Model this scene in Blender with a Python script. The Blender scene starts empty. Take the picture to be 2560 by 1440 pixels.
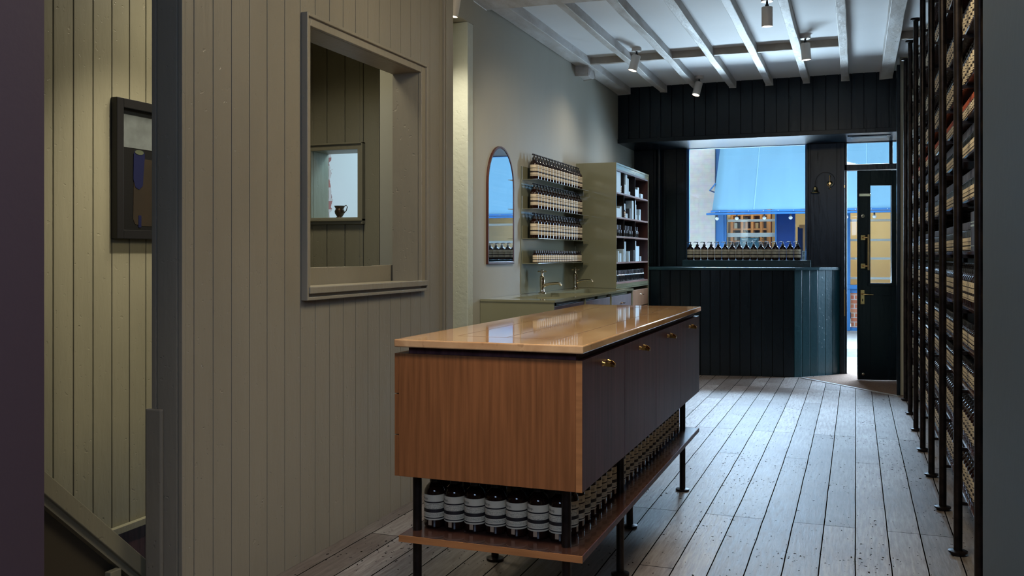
import bpy, math, random
from mathutils import Vector, Matrix
random.seed(7)
S = bpy.context.scene
COL = S.collection
R = math.radians

# ------------------------------------------------------------------ camera, world, daylight, exposure
cam = bpy.data.cameras.new('camera'); camo = bpy.data.objects.new('camera', cam); COL.objects.link(camo)
camo.location = (0, 0, 1.27); camo.rotation_euler = (R(90), 0, R(20.34))
cam.sensor_width = 36; cam.lens = 36 * 2320 / 2560; cam.shift_y = -83 / 2560; cam.clip_start = .05
S.camera = camo
S.view_settings.view_transform = 'Standard'; S.view_settings.look = 'None'
S.view_settings.gamma = 1; S.view_settings.use_curve_mapping = False
S.view_settings.exposure = 0.22

w = bpy.data.worlds.new('sky'); S.world = w; w.use_nodes = True
wn = w.node_tree.nodes; wn['Background'].inputs[0].default_value = (.70, .85, 1, 1)
wn['Background'].inputs[1].default_value = 1.85

def light(name, kind, loc, energy, color, target=None, size=.1, size_y=None, **kw):
    l = bpy.data.lights.new(name, kind); l.energy = energy; l.color = color
    if kind == 'AREA':
        l.shape = 'RECTANGLE'; l.size = size; l.size_y = size_y or size
    elif kind == 'SUN': l.angle = size
    else: l.shadow_soft_size = size
    for k, v in kw.items(): setattr(l, k, v)
    o = bpy.data.objects.new(name, l); COL.objects.link(o); o.location = loc
    if target is not None:
        o.rotation_euler = (Vector(target) - Vector(loc)).to_track_quat('-Z', 'Y').to_euler()
    return o

# broad hazy daylight falling in over the roofs across the street
light('daylight', 'SUN', (0, 14, 9), 14.0, (.52, .74, 1), target=(-.35, 4.0, 3.2), size=R(50))
# unseen area lights added beside and above the shop front to carry daylight in
light('street_fill_right', 'AREA', (2.6, 12.6, 2.0), 900, (.55, .76, 1), target=(-1.6, 9.2, 1.6), size=2.2, size_y=2.4)
light('street_fill_left', 'AREA', (-4.4, 12.4, 2.2), 600, (.55, .76, 1), target=(-.2, 9.2, 1.5), size=2.2, size_y=2.4)
light('street_fill_top', 'AREA', (-.7, 12.0, 4.3), 2200, (.55, .76, 1), target=(-.8, 8.0, .4), size=3.5, size_y=2.0)
# cool light of the room the camera stands in
light('near_room_light', 'AREA', (-.1, -.3, 2.3), 26, (.50, .68, 1), target=(-1.3, 3, .7), size=1.1, size_y=.8)
# unseen uplight added outside below the window sill to brighten the ceiling
light('ceiling_uplight_fill', 'AREA', (-1.9, 13.1, .35), 620, (.66, .84, 1), target=(-1.3, 8.0, 2.7), size=2.8, size_y=.8)
# neutral ceiling light just out of frame over the island and the stair light
light('island_ceiling_light', 'AREA', (-.6, 3.6, 3.0), 46, (1, .86, .58), target=(-1.3, 3.8, 0), size=.5, size_y=1.4)
light('island_front_fill', 'AREA', (-.75, 1.75, 2.9), 4.5, (1, .86, .70), target=(-1.12, 2.9, .5), size=.35, size_y=.35, spread=R(62))  # added unseen warm fill aimed at the island front
light('sink_wall_fill', 'SPOT', (-1.15, 5.2, 2.92), 85, (1, .86, .66), target=(-2.3, 6.9, 1.0), size=.12, spot_size=R(80), spot_blend=1.0)  # unseen spot added to brighten the mirror wall and sinks
light('stair_spotlight', 'SPOT', (-2.50, 3.75, 2.95), 135, (1, .90, .68), target=(-3.4, 3.55, .35), size=.05, spot_size=R(66), spot_blend=.9)
light('stair_cross_fill', 'AREA', (-2.80, 4.1, 3.0), 11, (1, .90, .66), target=(-3.0, 3.9, .3), size=.35, size_y=.5, spread=R(130))  # unseen area fill added for the cross wall
light('back_room_light', 'AREA', (-2.95, 6.1, 2.5), 20, (.50, .80, 1), target=(-3.1, 5.9, 1.5), size=.5, size_y=.5)

# ------------------------------------------------------------------ materials
def M(name, col, rough=.5, metal=0, var=0, vscale=6, vstretch=(1,1,1), bump=0, bscale=40, bstretch=(1,1,1),
      spec=.5, coat=0, trans=0, ior=1.45, emit=None, estr=0, nicks=0, col2=None, sheen=0):
    m = bpy.data.materials.new(name); m.use_nodes = True
    nt = m.node_tree; N = nt.nodes; L = nt.links; p = N['Principled BSDF']
    p.inputs['Base Color'].default_value = (*col, 1); p.inputs['Roughness'].default_value = rough
    p.inputs['Metallic'].default_value = metal; p.inputs['Specular IOR Level'].default_value = spec
    p.inputs['Coat Weight'].default_value = coat; p.inputs['Coat Roughness'].default_value = .05
    p.inputs['Transmission Weight'].default_value = trans; p.inputs['IOR'].default_value = ior
    if emit: p.inputs['Emission Color'].default_value = (*emit, 1); p.inputs['Emission Strength'].default_value = estr
    if var or bump or nicks:
        tc = N.new('ShaderNodeTexCoord')
    if var:
        mp = N.new('ShaderNodeMapping'); mp.inputs['Scale'].default_value = vstretch; L.new(tc.outputs['Object'], mp.inputs[0])
        n = N.new('ShaderNodeTexNoise'); n.inputs['Scale'].default_value = vscale; n.inputs['Detail'].default_value = 5
        L.new(mp.outputs[0], n.inputs['Vector'])
        r = N.new('ShaderNodeValToRGB'); c2 = col2 or tuple(c * (1 - var) for c in col)
        r.color_ramp.elements[0].position = .3; r.color_ramp.elements[0].color = (*c2, 1)
        r.color_ramp.elements[1].position = .7; r.color_ramp.elements[1].color = (*(min(1, c * (1 + var * .4)) for c in col), 1)
        L.new(n.outputs['Fac'], r.inputs[0]); L.new(r.outputs[0], p.inputs['Base Color'])
    if bump:
        mp = N.new('ShaderNodeMapping'); mp.inputs['Scale'].default_value = bstretch; L.new(tc.outputs['Object'], mp.inputs[0])
        n = N.new('ShaderNodeTexNoise'); n.inputs['Scale'].default_value = bscale; n.inputs['Detail'].default_value = 4
        L.new(mp.outputs[0], n.inputs['Vector'])
        b = N.new('ShaderNodeBump'); b.inputs['Strength'].default_value = bump; b.inputs['Distance'].default_value = .01
        h = n.outputs['Fac']
        if nicks:
            v = N.new('ShaderNodeTexNoise'); v.inputs['Scale'].default_value = 42; v.inputs['Detail'].default_value = 1
            L.new(tc.outputs['Object'], v.inputs['Vector'])
            r2 = N.new('ShaderNodeMapRange'); r2.inputs[1].default_value = .70; r2.inputs[2].default_value = .74
            r2.inputs[3].default_value = 0; r2.inputs[4].default_value = -nicks
            L.new(v.outputs['Fac'], r2.inputs[0])
            a = N.new('ShaderNodeMath'); L.new(h, a.inputs[0]); L.new(r2.outputs[0], a.inputs[1]); h = a.outputs[0]
        L.new(h, b.inputs['Height']); L.new(b.outputs[0], p.inputs['Normal'])
    return m

PAINT = M('sage_paint', (.262, .238, .192), .42, var=.10, vscale=3, vstretch=(1,1,.3), bump=.25, bscale=30, bstretch=(1,1,.25), nicks=2.5)
STAIRP = M('stair_paint', (.25, .235, .17), .45, var=.12, vscale=3, vstretch=(1,1,.3), bump=.25, bscale=30, bstretch=(1,1,.25), nicks=2.5)
PLASTER = M('wall_plaster', (.34, .335, .28), .55, var=.10, vscale=1.6, vstretch=(1,1,.25), bump=.08, bscale=14)
CEIL = M('ceiling_white', (.74, .76, .78), .7, var=.04, vscale=2, bump=.06, bscale=10)
BEAM = M('beam_white', (.60, .60, .60), .55, var=.16, vscale=9, vstretch=(1,.3,1), bump=.8, bscale=16, bstretch=(1,.4,1), nicks=3, col2=(.42,.38,.34))
TAUPE = M('nogging_paint', (.42, .37, .31), .6, var=.15, vscale=8, bump=.5, bscale=20)
DARK = M('dark_green_gloss', (.0028, .008, .013), .26, spec=.36, var=.3, vscale=5, vstretch=(1,1,.2), bump=.15, bscale=24, bstretch=(1,1,.2))
COUNTERG = M('green_counter_paint', (.010, .045, .055), .3, var=.3, vscale=5, vstretch=(1,1,.2), bump=.2, bscale=24, nicks=2)
JAMB_L = M('plum_grey_paint', (.100, .056, .062), .6, bump=.04, bscale=60)
JAMB_R = M('green_grey_paint', (.17, .195, .185), .6, bump=.04, bscale=60)
MIRROR = M('mirror_glass', (.80, .88, .95), .02, metal=1)
MAHOG = M('mahogany', (.060, .018, .012), .35, var=.35, vscale=6, vstretch=(6,6,.6))
SINKG = M('green_enamel', (.215, .215, .140), .12, spec=.6, coat=.5, bump=.02, bscale=4)
SPLASH = M('splashback', (.20, .22, .17), .16, coat=.4, bump=.03, bscale=4)
BRASS = M('brass', (.62, .40, .17), .22, metal=1)
NICKEL = M('aged_nickel', (.70, .60, .46), .12, metal=1)
STEEL = M('dark_steel', (.030, .022, .020), .34, metal=.7, var=.4, vscale=20, col2=(.012,.009,.009))
WALNUT = M('dark_walnut', (.078, .034, .038), .42, var=.5, vscale=5, vstretch=(9,9,.5), bump=.05, bscale=60, bstretch=(4,4,.2), spec=.22)
WALNUTLIT = M('walnut_lit', (.30, .155, .085), .35, var=.35, vscale=5, vstretch=(9,9,.5))  # lit copy of the walnut, painted paler for drawers catching light
TEAK = M('teak_veneer', (.225, .088, .033), .42, var=.30, vscale=9, vstretch=(9,9,.35), bump=.04, bscale=70, bstretch=(4,4,.2), coat=.0, spec=.3)
EDGE = M('ply_edge', (.36, .155, .058), .4, var=.25, vscale=6, vstretch=(1,4,8))
SHELFW = M('shelf_walnut', (.06, .026, .018), .22, var=.4, vscale=4, vstretch=(6,.5,6), coat=.4)
BLACK = M('black_plastic', (.012, .012, .014), .28)
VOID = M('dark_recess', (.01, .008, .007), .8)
RUBBER = M('pump_matte', (.016, .016, .018), .4)
AMBER = M('amber_glass', (.016, .005, .003), .07, trans=.14, coat=.2)
DARKGLASS = M('dark_glass', (.012, .014, .016), .10, coat=.3)
CARTON = M('pale_carton', (.42, .54, .60), .5)
CARTON2 = M('black_carton', (.03, .03, .035), .5)
TINB = M('tin_blue_grey', (.10, .11, .16), .35, metal=.3)
LABELREFL = M('tan_label_reflection', (.45, .30, .19), .7)
WHITEM = M('lamp_white', (.66, .62, .57), .4)
GLOW = M('lamp_glow', (1, .9, .75), .5, emit=(1, .78, .55), estr=9)
MAT = M('coir_mat', (.20, .125, .085), .95, var=.4, vscale=120, bump=1, bscale=240)
BLUEP = M('shopfront_blue', (.018, .125, .33), .35, var=.12, vscale=3)
NAVY = M('shopfront_navy', (.008, .035, .16), .2, var=.3, vscale=3)
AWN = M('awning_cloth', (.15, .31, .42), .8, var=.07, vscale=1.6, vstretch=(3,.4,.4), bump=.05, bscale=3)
AWNS = M('awning_seam', (.22, .40, .50), .8)
PINE = M('pine', (.48, .25, .10), .5, var=.4, vscale=3, vstretch=(4,4,.6))
YELLOW = M('yellow_plaster', (.50, .42, .25), .7, var=.1, vscale=2)
WHITES = M('white_gloss_wood', (.62, .60, .56), .4)
KERB = M('kerb_stone', (.30, .30, .29), .8, var=.25, vscale=14, bump=.3, bscale=40)
ROAD = M('asphalt', (.18, .19, .20), .9, var=.25, vscale=60, bump=.4, bscale=150)
SIGNB = M('chalk_board', (.035, .12, .16), .7, var=.2, vscale=8)
WHITE = M('white_ink', (.8, .82, .82), .5)
INK = M('black_ink', (.012, .010, .010), .6)
LEAF = M('leaf_black', (.02, .03, .015), .5)
BULB = M('bulb_glass', (.85, .88, .9), .1, trans=.3)
PEWTER = M('copper_jug', (.10, .065, .045), .35, metal=.8, var=.4, vscale=30)

def glass_mat():
    m = bpy.data.materials.new('window_glass'); m.use_nodes = True
    nt = m.node_tree; N = nt.nodes; L = nt.links; N.clear()
    o = N.new('ShaderNodeOutputMaterial'); mx = N.new('ShaderNodeMixShader'); t = N.new('ShaderNodeBsdfTransparent')
    g = N.new('ShaderNodeBsdfGlossy'); g.inputs['Roughness'].default_value = .02
    f = N.new('ShaderNodeFresnel'); f.inputs[0].default_value = 1.35
    t.inputs[0].default_value = (.93, .96, .97, 1)
    L.new(f.outputs[0], mx.inputs[0]); L.new(t.outputs[0], mx.inputs[1]); L.new(g.outputs[0], mx.inputs[2]); L.new(mx.outputs[0], o.inputs[0])
    return m
GLASS = glass_mat()

def label_mat(name, z0, z1, bands, texts, cream=(.70, .60, .44)):
    """paper label: dark bands and rows of small print at fractions of the label's height"""
    m = bpy.data.materials.new(name); m.use_nodes = True
    nt = m.node_tree; N = nt.nodes; L = nt.links; p = N['Principled BSDF']; p.inputs['Roughness'].default_value = .55
    tc = N.new('ShaderNodeTexCoord'); s = N.new('ShaderNodeSeparateXYZ'); L.new(tc.outputs['Object'], s.inputs[0])
    mr = N.new('ShaderNodeMapRange'); mr.inputs[1].default_value = z1; mr.inputs[2].default_value = z0; L.new(s.outputs['Z'], mr.inputs[0])
    r = N.new('ShaderNodeValToRGB'); r.color_ramp.interpolation = 'CONSTANT'; e = r.color_ramp.elements
    dk = (.02, .014, .014, 1); cr = (*cream, 1)
    e[0].position = 0; e[0].color = cr; e.remove(e[1])
    for a, b in bands:
        x = e.new(a); x.color = dk; x = e.new(b); x.color = cr
    L.new(mr.outputs[0], r.inputs[0])
    r2 = N.new('ShaderNodeValToRGB'); r2.color_ramp.interpolation = 'CONSTANT'; e = r2.color_ramp.elements
    e[0].position = 0; e[0].color = (0, 0, 0, 1); e.remove(e[1])
    for a, b in texts:
        x = e.new(a); x.color = (1, 1, 1, 1); x = e.new(b); x.color = (0, 0, 0, 1)
    L.new(mr.outputs[0], r2.inputs[0])
    mp = N.new('ShaderNodeMapping'); mp.inputs['Scale'].default_value = (1, 1, .35); L.new(tc.outputs['Object'], mp.inputs[0])
    n = N.new('ShaderNodeTexNoise'); n.inputs['Scale'].default_value = 900; n.inputs['Detail'].default_value = 0; L.new(mp.outputs[0], n.inputs['Vector'])
    g = N.new('ShaderNodeMath'); g.operation = 'GREATER_THAN'; g.inputs[1].default_value = .50; L.new(n.outputs['Fac'], g.inputs[0])
    k = N.new('ShaderNodeMath'); k.operation = 'MULTIPLY'; L.new(g.outputs[0], k.inputs[0]); L.new(r2.outputs[0], k.inputs[1])
    k2 = N.new('ShaderNodeMath'); k2.operation = 'MULTIPLY'; L.new(k.outputs[0], k2.inputs[0]); k2.inputs[1].default_value = .7
    mx = N.new('ShaderNodeMix'); mx.data_type = 'RGBA'; mx.inputs[7].default_value = (.08, .06, .05, 1)
    L.new(k2.outputs[0], mx.inputs[0]); L.new(r.outputs[0], mx.inputs[6]); L.new(mx.outputs[2], p.inputs['Base Color'])
    return m
LABEL = label_mat('paper_label', .028, .114, [(.27, .325), (.56, .70), (.90, .945)],
                  [(.36, .39), (.42, .45), (.48, .50), (.52, .545), (.74, .76), (.78, .80), (.82, .84)])
SLABEL = label_mat('small_paper_label', .008, .060, [(.30, .36), (.60, .72), (.90, .95)], [(.42, .46), (.50, .54), (.78, .82)])

def floor_mat():
    m = bpy.data.materials.new('worn_floorboards'); m.use_nodes = True
    nt = m.node_tree; N = nt.nodes; L = nt.links; p = N['Principled BSDF']
    tc = N.new('ShaderNodeTexCoord'); s = N.new('ShaderNodeSeparateXYZ'); L.new(tc.outputs['Object'], s.inputs[0])
    # edge wobble
    nw = N.new('ShaderNodeTexNoise'); nw.inputs['Scale'].default_value = 3; L.new(tc.outputs['Object'], nw.inputs['Vector'])
    wb = N.new('ShaderNodeMath'); wb.operation = 'MULTIPLY_ADD'; wb.inputs[1].default_value = .006; L.new(nw.outputs['Fac'], wb.inputs[0]); L.new(s.outputs['X'], wb.inputs[2])
    c = N.new('ShaderNodeCombineXYZ'); L.new(s.outputs['Y'], c.inputs['X']); L.new(wb.outputs[0], c.inputs['Y'])
    b = N.new('ShaderNodeTexBrick'); b.offset = .37; b.offset_frequency = 3; b.squash = 1
    b.inputs['Scale'].default_value = 1; b.inputs['Mortar Size'].default_value = .0026; b.inputs['Mortar Smooth'].default_value = .1
    b.inputs['Brick Width'].default_value = 2.3; b.inputs['Row Height'].default_value = .138; b.inputs['Bias'].default_value = 0
    b.inputs['Color1'].default_value = (.40, .38, .37, 1); b.inputs['Color2'].default_value = (.17, .145, .13, 1); b.inputs['Mortar'].default_value = (.004, .003, .003, 1)
    L.new(c.outputs[0], b.inputs['Vector'])
    # grain
    mp = N.new('ShaderNodeMapping'); mp.inputs['Scale'].default_value = (14, 1.2, 1); L.new(tc.outputs['Object'], mp.inputs[0])
    n = N.new('ShaderNodeTexNoise'); n.inputs['Scale'].default_value = 5; n.inputs['Detail'].default_value = 8; n.inputs['Roughness'].default_value = .65; L.new(mp.outputs[0], n.inputs['Vector'])
    r = N.new('ShaderNodeValToRGB'); r.color_ramp.elements[0].position = .32; r.color_ramp.elements[0].color = (.36, .30, .27, 1)
    r.color_ramp.elements[1].position = .66; r.color_ramp.elements[1].color = (1, 1, 1, 1); L.new(n.outputs['Fac'], r.inputs[0])
    m1 = N.new('ShaderNodeMix'); m1.data_type = 'RGBA'; m1.blend_type = 'MULTIPLY'; m1.inputs[0].default_value = .9
    L.new(b.outputs['Color'], m1.inputs[6]); L.new(r.outputs[0], m1.inputs[7])
    # worn brown patches
    n3 = N.new('ShaderNodeTexNoise'); n3.inputs['Scale'].default_value = 1.5; n3.inputs['Detail'].default_value = 6; L.new(tc.outputs['Object'], n3.inputs['Vector'])
    r3 = N.new('ShaderNodeValToRGB'); r3.color_ramp.elements[0].position = .44; r3.color_ramp.elements[0].color = (0, 0, 0, 1)
    r3.color_ramp.elements[1].position = .72; r3.color_ramp.elements[1].color = (.75, .75, .75, 1); L.new(n3.outputs['Fac'], r3.inputs[0])
    m2 = N.new('ShaderNodeMix'); m2.data_type = 'RGBA'; m2.blend_type = 'MULTIPLY'; m2.inputs[7].default_value = (.50, .36, .28, 1)
    L.new(r3.outputs[0], m2.inputs[0]); L.new(m1.outputs[2], m2.inputs[6])
    # dark nicks, short and scattered
    mp4 = N.new('ShaderNodeMapping'); mp4.inputs['Scale'].default_value = (1, .55, 1); mp4.inputs['Rotation'].default_value = (0, 0, .5); L.new(tc.outputs['Object'], mp4.inputs[0])
    n4 = N.new('ShaderNodeTexNoise'); n4.inputs['Scale'].default_value = 58; n4.inputs['Detail'].default_value = 3; L.new(mp4.outputs[0], n4.inputs['Vector'])
    n5 = N.new('ShaderNodeTexNoise'); n5.inputs['Scale'].default_value = 2.3; L.new(tc.outputs['Object'], n5.inputs['Vector'])
    ad = N.new('ShaderNodeMath'); ad.operation = 'MULTIPLY_ADD'; ad.inputs[1].default_value = .24; L.new(n5.outputs['Fac'], ad.inputs[0]); L.new(n4.outputs['Fac'], ad.inputs[2])
    r4 = N.new('ShaderNodeMapRange'); r4.inputs[1].default_value = .79; r4.inputs[2].default_value = .81; L.new(ad.outputs[0], r4.inputs[0])
    m3 = N.new('ShaderNodeMix'); m3.data_type = 'RGBA'; m3.inputs[7].default_value = (.012, .009, .008, 1)
    L.new(r4.outputs[0], m3.inputs[0]); L.new(m2.outputs[2], m3.inputs[6]); L.new(m3.outputs[2], p.inputs['Base Color'])
    sm = N.new('ShaderNodeMath'); sm.operation = 'MAXIMUM'; L.new(b.outputs['Fac'], sm.inputs[0]); L.new(r4.outputs[0], sm.inputs[1])
    sp = N.new('ShaderNodeMapRange'); sp.inputs[3].default_value = .5; sp.inputs[4].default_value = 0; L.new(sm.outputs[0], sp.inputs[0]); L.new(sp.outputs[0], p.inputs['Specular IOR Level'])
    rr = N.new('ShaderNodeMapRange'); rr.inputs[3].default_value = .34; rr.inputs[4].default_value = .55; L.new(n.outputs['Fac'], rr.inputs[0]); L.new(rr.outputs[0], p.inputs['Roughness'])
    # relief
    inv = N.new('ShaderNodeMath'); inv.operation = 'MULTIPLY'; inv.inputs[1].default_value = -.8; L.new(b.outputs['Fac'], inv.inputs[0])
    h = N.new('ShaderNodeMath'); h.operation = 'MULTIPLY_ADD'; h.inputs[1].default_value = .35; L.new(n.outputs['Fac'], h.inputs[0]); L.new(inv.outputs[0], h.inputs[2])
    h2 = N.new('ShaderNodeMath'); h2.operation = 'MULTIPLY_ADD'; h2.inputs[1].default_value = -.5; L.new(r4.outputs[0], h2.inputs[0]); L.new(h.outputs[0], h2.inputs[2])
    bp = N.new('ShaderNodeBump'); bp.inputs['Strength'].default_value = .55; bp.inputs['Distance'].default_value = .006; L.new(h2.outputs[0], bp.inputs['Height']); L.new(bp.outputs[0], p.inputs['Normal'])
    return m
FLOOR = floor_mat()

def stone_mat():
    m = bpy.data.materials.new('polished_travertine'); m.use_nodes = True
    nt = m.node_tree; N = nt.nodes; L = nt.links; p = N['Principled BSDF']
    tc = N.new('ShaderNodeTexCoord')
    n = N.new('ShaderNodeTexNoise'); n.inputs['Scale'].default_value = 5; n.inputs['Detail'].default_value = 9; n.inputs['Roughness'].default_value = .6; n.inputs['Distortion'].default_value = .8
    mp = N.new('ShaderNodeMapping'); mp.inputs['Scale'].default_value = (1, .45, 1); L.new(tc.outputs['Object'], mp.inputs[0]); L.new(mp.outputs[0], n.inputs['Vector'])
    r = N.new('ShaderNodeValToRGB'); e = r.color_ramp.elements
    e[0].position = .3; e[0].color = (.40, .215, .10, 1); e[1].position = .66; e[1].color = (.66, .42, .225, 1)
    L.new(n.outputs['Fac'], r.inputs[0])
    n2 = N.new('ShaderNodeTexNoise'); n2.inputs['Scale'].default_value = 28; n2.inputs['Detail'].default_value = 6; L.new(tc.outputs['Object'], n2.inputs['Vector'])
    r2 = N.new('ShaderNodeMapRange'); r2.inputs[1].default_value = .64; r2.inputs[2].default_value = .72; r2.inputs[4].default_value = .6; L.new(n2.outputs['Fac'], r2.inputs[0])
    mx = N.new('ShaderNodeMix'); mx.data_type = 'RGBA'; mx.inputs[7].default_value = (.30, .16, .075, 1)
    L.new(r2.outputs[0], mx.inputs[0]); L.new(r.outputs[0], mx.inputs[6]); L.new(mx.outputs[2], p.inputs['Base Color'])
    p.inputs['Roughness'].default_value = .045; p.inputs['Specular IOR Level'].default_value = .5; p.inputs['Coat Weight'].default_value = .0; p.inputs['Coat Roughness'].default_value = .04
    return m
STONE = stone_mat()

def brick_mat(name, c1, c2, mortar, w, h, ms=.008, bump=.5, mask=None):
    m = bpy.data.materials.new(name); m.use_nodes = True
    nt = m.node_tree; N = nt.nodes; L = nt.links; p = N['Principled BSDF']; p.inputs['Roughness'].default_value = .75
    tc = N.new('ShaderNodeTexCoord'); s = N.new('ShaderNodeSeparateXYZ'); L.new(tc.outputs['Object'], s.inputs[0])
    c = N.new('ShaderNodeCombineXYZ'); L.new(s.outputs['X'], c.inputs['X']); L.new(s.outputs['Z'], c.inputs['Y'])
    b = N.new('ShaderNodeTexBrick'); b.inputs['Scale'].default_value = 1; b.inputs['Brick Width'].default_value = w; b.inputs['Row Height'].default_value = h
    b.inputs['Mortar Size'].default_value = ms; b.inputs['Color1'].default_value = (*c1, 1); b.inputs['Color2'].default_value = (*c2, 1); b.inputs['Mortar'].default_value = (*mortar, 1)
    L.new(c.outputs[0], b.inputs['Vector'])
    bp = N.new('ShaderNodeBump'); bp.inputs['Strength'].default_value = bump; bp.inputs['Distance'].default_value = .01; bp.invert = True
    L.new(b.outputs['Fac'], bp.inputs['Height']); L.new(bp.outputs[0], p.inputs['Normal'])
    n = N.new('ShaderNodeTexNoise'); n.inputs['Scale'].default_value = 9; n.inputs['Detail'].default_value = 6; L.new(tc.outputs['Object'], n.inputs['Vector'])
    if mask is None:
        mx = N.new('ShaderNodeMix'); mx.data_type = 'RGBA'; mx.blend_type = 'MULTIPLY'; mx.inputs[0].default_value = .35
        L.new(b.outputs['Color'], mx.inputs[6]); L.new(n.outputs['Color'], mx.inputs[7]); L.new(mx.outputs[2], p.inputs['Base Color'])
    else:   # plaster broken away from brick left of x = mask
        a = N.new('ShaderNodeMath'); a.operation = 'MULTIPLY_ADD'; a.inputs[1].default_value = .16; L.new(n.outputs['Fac'], a.inputs[0]); L.new(s.outputs['X'], a.inputs[2])
        g = N.new('ShaderNodeMath'); g.operation = 'GREATER_THAN'; g.inputs[1].default_value = mask + .08; L.new(a.outputs[0], g.inputs[0])
        ng = N.new('ShaderNodeMath'); ng.operation = 'MULTIPLY_ADD'; ng.inputs[1].default_value = -.78; ng.inputs[2].default_value = .8; L.new(g.outputs[0], ng.inputs[0]); L.new(ng.outputs[0], bp.inputs['Strength'])
        mx = N.new('ShaderNodeMix'); mx.data_type = 'RGBA'; mx.inputs[7].default_value = (.50, .53, .52, 1)
        L.new(g.outputs[0], mx.inputs[0]); L.new(b.outputs['Color'], mx.inputs[6]); L.new(mx.outputs[2], p.inputs['Base Color'])
    return m
REDBRICK = brick_mat('red_brick', (.42, .11, .055), (.50, .20, .10), (.45, .40, .36), .225, .075)
WHITEBRICK = brick_mat('white_painted_brick', (.56, .50, .45), (.54, .485, .435), (.50, .45, .41), .225, .075, .003, .12)
BROKEN = brick_mat('plaster_over_brick', (.28, .11, .09), (.22, .10, .10), (.40, .36, .34), .22, .085, .012, .8, mask=-3.84)

# ------------------------------------------------------------------ mesh helpers
class B:
    def __init__(s): s.v = []; s.f = []; s.m = []; s.M = None
    def add(s, vs, fs, mi=0):
        o = len(s.v)
        if s.M is not None: vs = [tuple(s.M @ Vector(p)) for p in vs]
        s.v += [tuple(p) for p in vs]; s.f += [tuple(i + o for i in f) for f in fs]; s.m += [mi] * len(fs); return s
    def box(s, x0, x1, y0, y1, z0, z1, mi=0):
        x0, x1 = sorted((x0, x1)); y0, y1 = sorted((y0, y1)); z0, z1 = sorted((z0, z1))
        return s.add([(x0,y0,z0),(x1,y0,z0),(x1,y1,z0),(x0,y1,z0),(x0,y0,z1),(x1,y0,z1),(x1,y1,z1),(x0,y1,z1)],
                     [(0,3,2,1),(4,5,6,7),(0,1,5,4),(1,2,6,5),(2,3,7,6),(3,0,4,7)], mi)
    def lathe(s, prof, c=(0,0,0), seg=24, mi=0, axis='Z', caps=True):
        vs = []; fs = []
        for r, h in prof:
            for i in range(seg):
                a = 2 * math.pi * i / seg; p = (r * math.cos(a), r * math.sin(a), h)
                if axis == 'X': p = (p[2], p[0], p[1])
                if axis == 'Y': p = (p[1], p[2], p[0])
                vs.append((p[0]+c[0], p[1]+c[1], p[2]+c[2]))
        n = len(prof)
        for j in range(n - 1):
            for i in range(seg):
                k = (i + 1) % seg; fs.append((j*seg+i, j*seg+k, (j+1)*seg+k, (j+1)*seg+i))
        if caps: fs.append(tuple(range(seg))[::-1]); fs.append(tuple((n-1)*seg+i for i in range(seg)))
        return s.add(vs, fs, mi)
    def tube(s, pts, r, seg=10, mi=0):
        pts = [Vector(p) for p in pts]; rs = r if isinstance(r, (list, tuple)) else [r] * len(pts)
        vs = []; fs = []; up = None
        for i, p in enumerate(pts):
            d = (pts[min(i+1, len(pts)-1)] - pts[max(i-1, 0)]).normalized()
            if up is None:
                up = Vector((0,0,1)) if abs(d.z) < .9 else Vector((1,0,0))
            sd = d.cross(up).normalized(); up = sd.cross(d).normalized()
            for k in range(seg):
                a = 2*math.pi*k/seg; vs.append(tuple(p + sd*math.cos(a)*rs[i] + up*math.sin(a)*rs[i]))
        for j in range(len(pts)-1):
            for k in range(seg):
                q = (k+1) % seg; fs.append((j*seg+k, j*seg+q, (j+1)*seg+q, (j+1)*seg+k))
        fs.append(tuple(range(seg))[::-1]); fs.append(tuple((len(pts)-1)*seg+k for k in range(seg)))
        return s.add(vs, fs, mi)
    def obj(s, name, mats, parent=None, smooth=False, bevel=0, loc=None):
        if not isinstance(mats, (list, tuple)): mats = [mats]
        me = bpy.data.meshes.new(name); me.from_pydata(s.v, [], s.f); me.update()
        for m in mats: me.materials.append(m)
        me.polygons.foreach_set('material_index', s.m)
        if smooth:
            me.polygons.foreach_set('use_smooth', [True]*len(s.f)); me.set_sharp_from_angle(angle=R(38))
        o = bpy.data.objects.new(name, me); COL.objects.link(o)
        if loc: o.location = loc
        if parent: o.parent = parent
        if bevel:
            md = o.modifiers.new('bevel', 'BEVEL'); md.width = bevel; md.segments = 2; md.limit_method = 'ANGLE'
        return o

def tag(o, label=None, cat=None, group=None, kind=None):
    if label: o['label'] = label
    if cat: o['category'] = cat
    if group: o['group'] = group
    if kind: o['kind'] = kind
    return o
def struct(o): o['kind'] = 'structure'; return o
def thing(name, label, cat, loc=(0,0,0), rz=0, group=None):
    o = bpy.data.objects.new(name, None); COL.objects.link(o); o.location = loc; o.rotation_euler = (0,0,rz)
    o.empty_display_size = .05
    return tag(o, label, cat, group)
def dup(root, loc, rz=0, label=None, group=None, scale=None):
    r = root.copy(); COL.objects.link(r); r.location = loc; r.rotation_euler = (0,0,rz)
    if scale: r.scale = (scale,)*3
    if label: r['label'] = label
    if group: r['group'] = group
    for ch in list(root.children):
        c = ch.copy(); COL.objects.link(c); c.parent = r
        for g in list(ch.children):
            d = g.copy(); COL.objects.link(d); d.parent = c
    return r
def bx(name, mats, *a, parent=None, bevel=0):
    return B().box(*a).obj(name, mats, parent, bevel=bevel)
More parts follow.
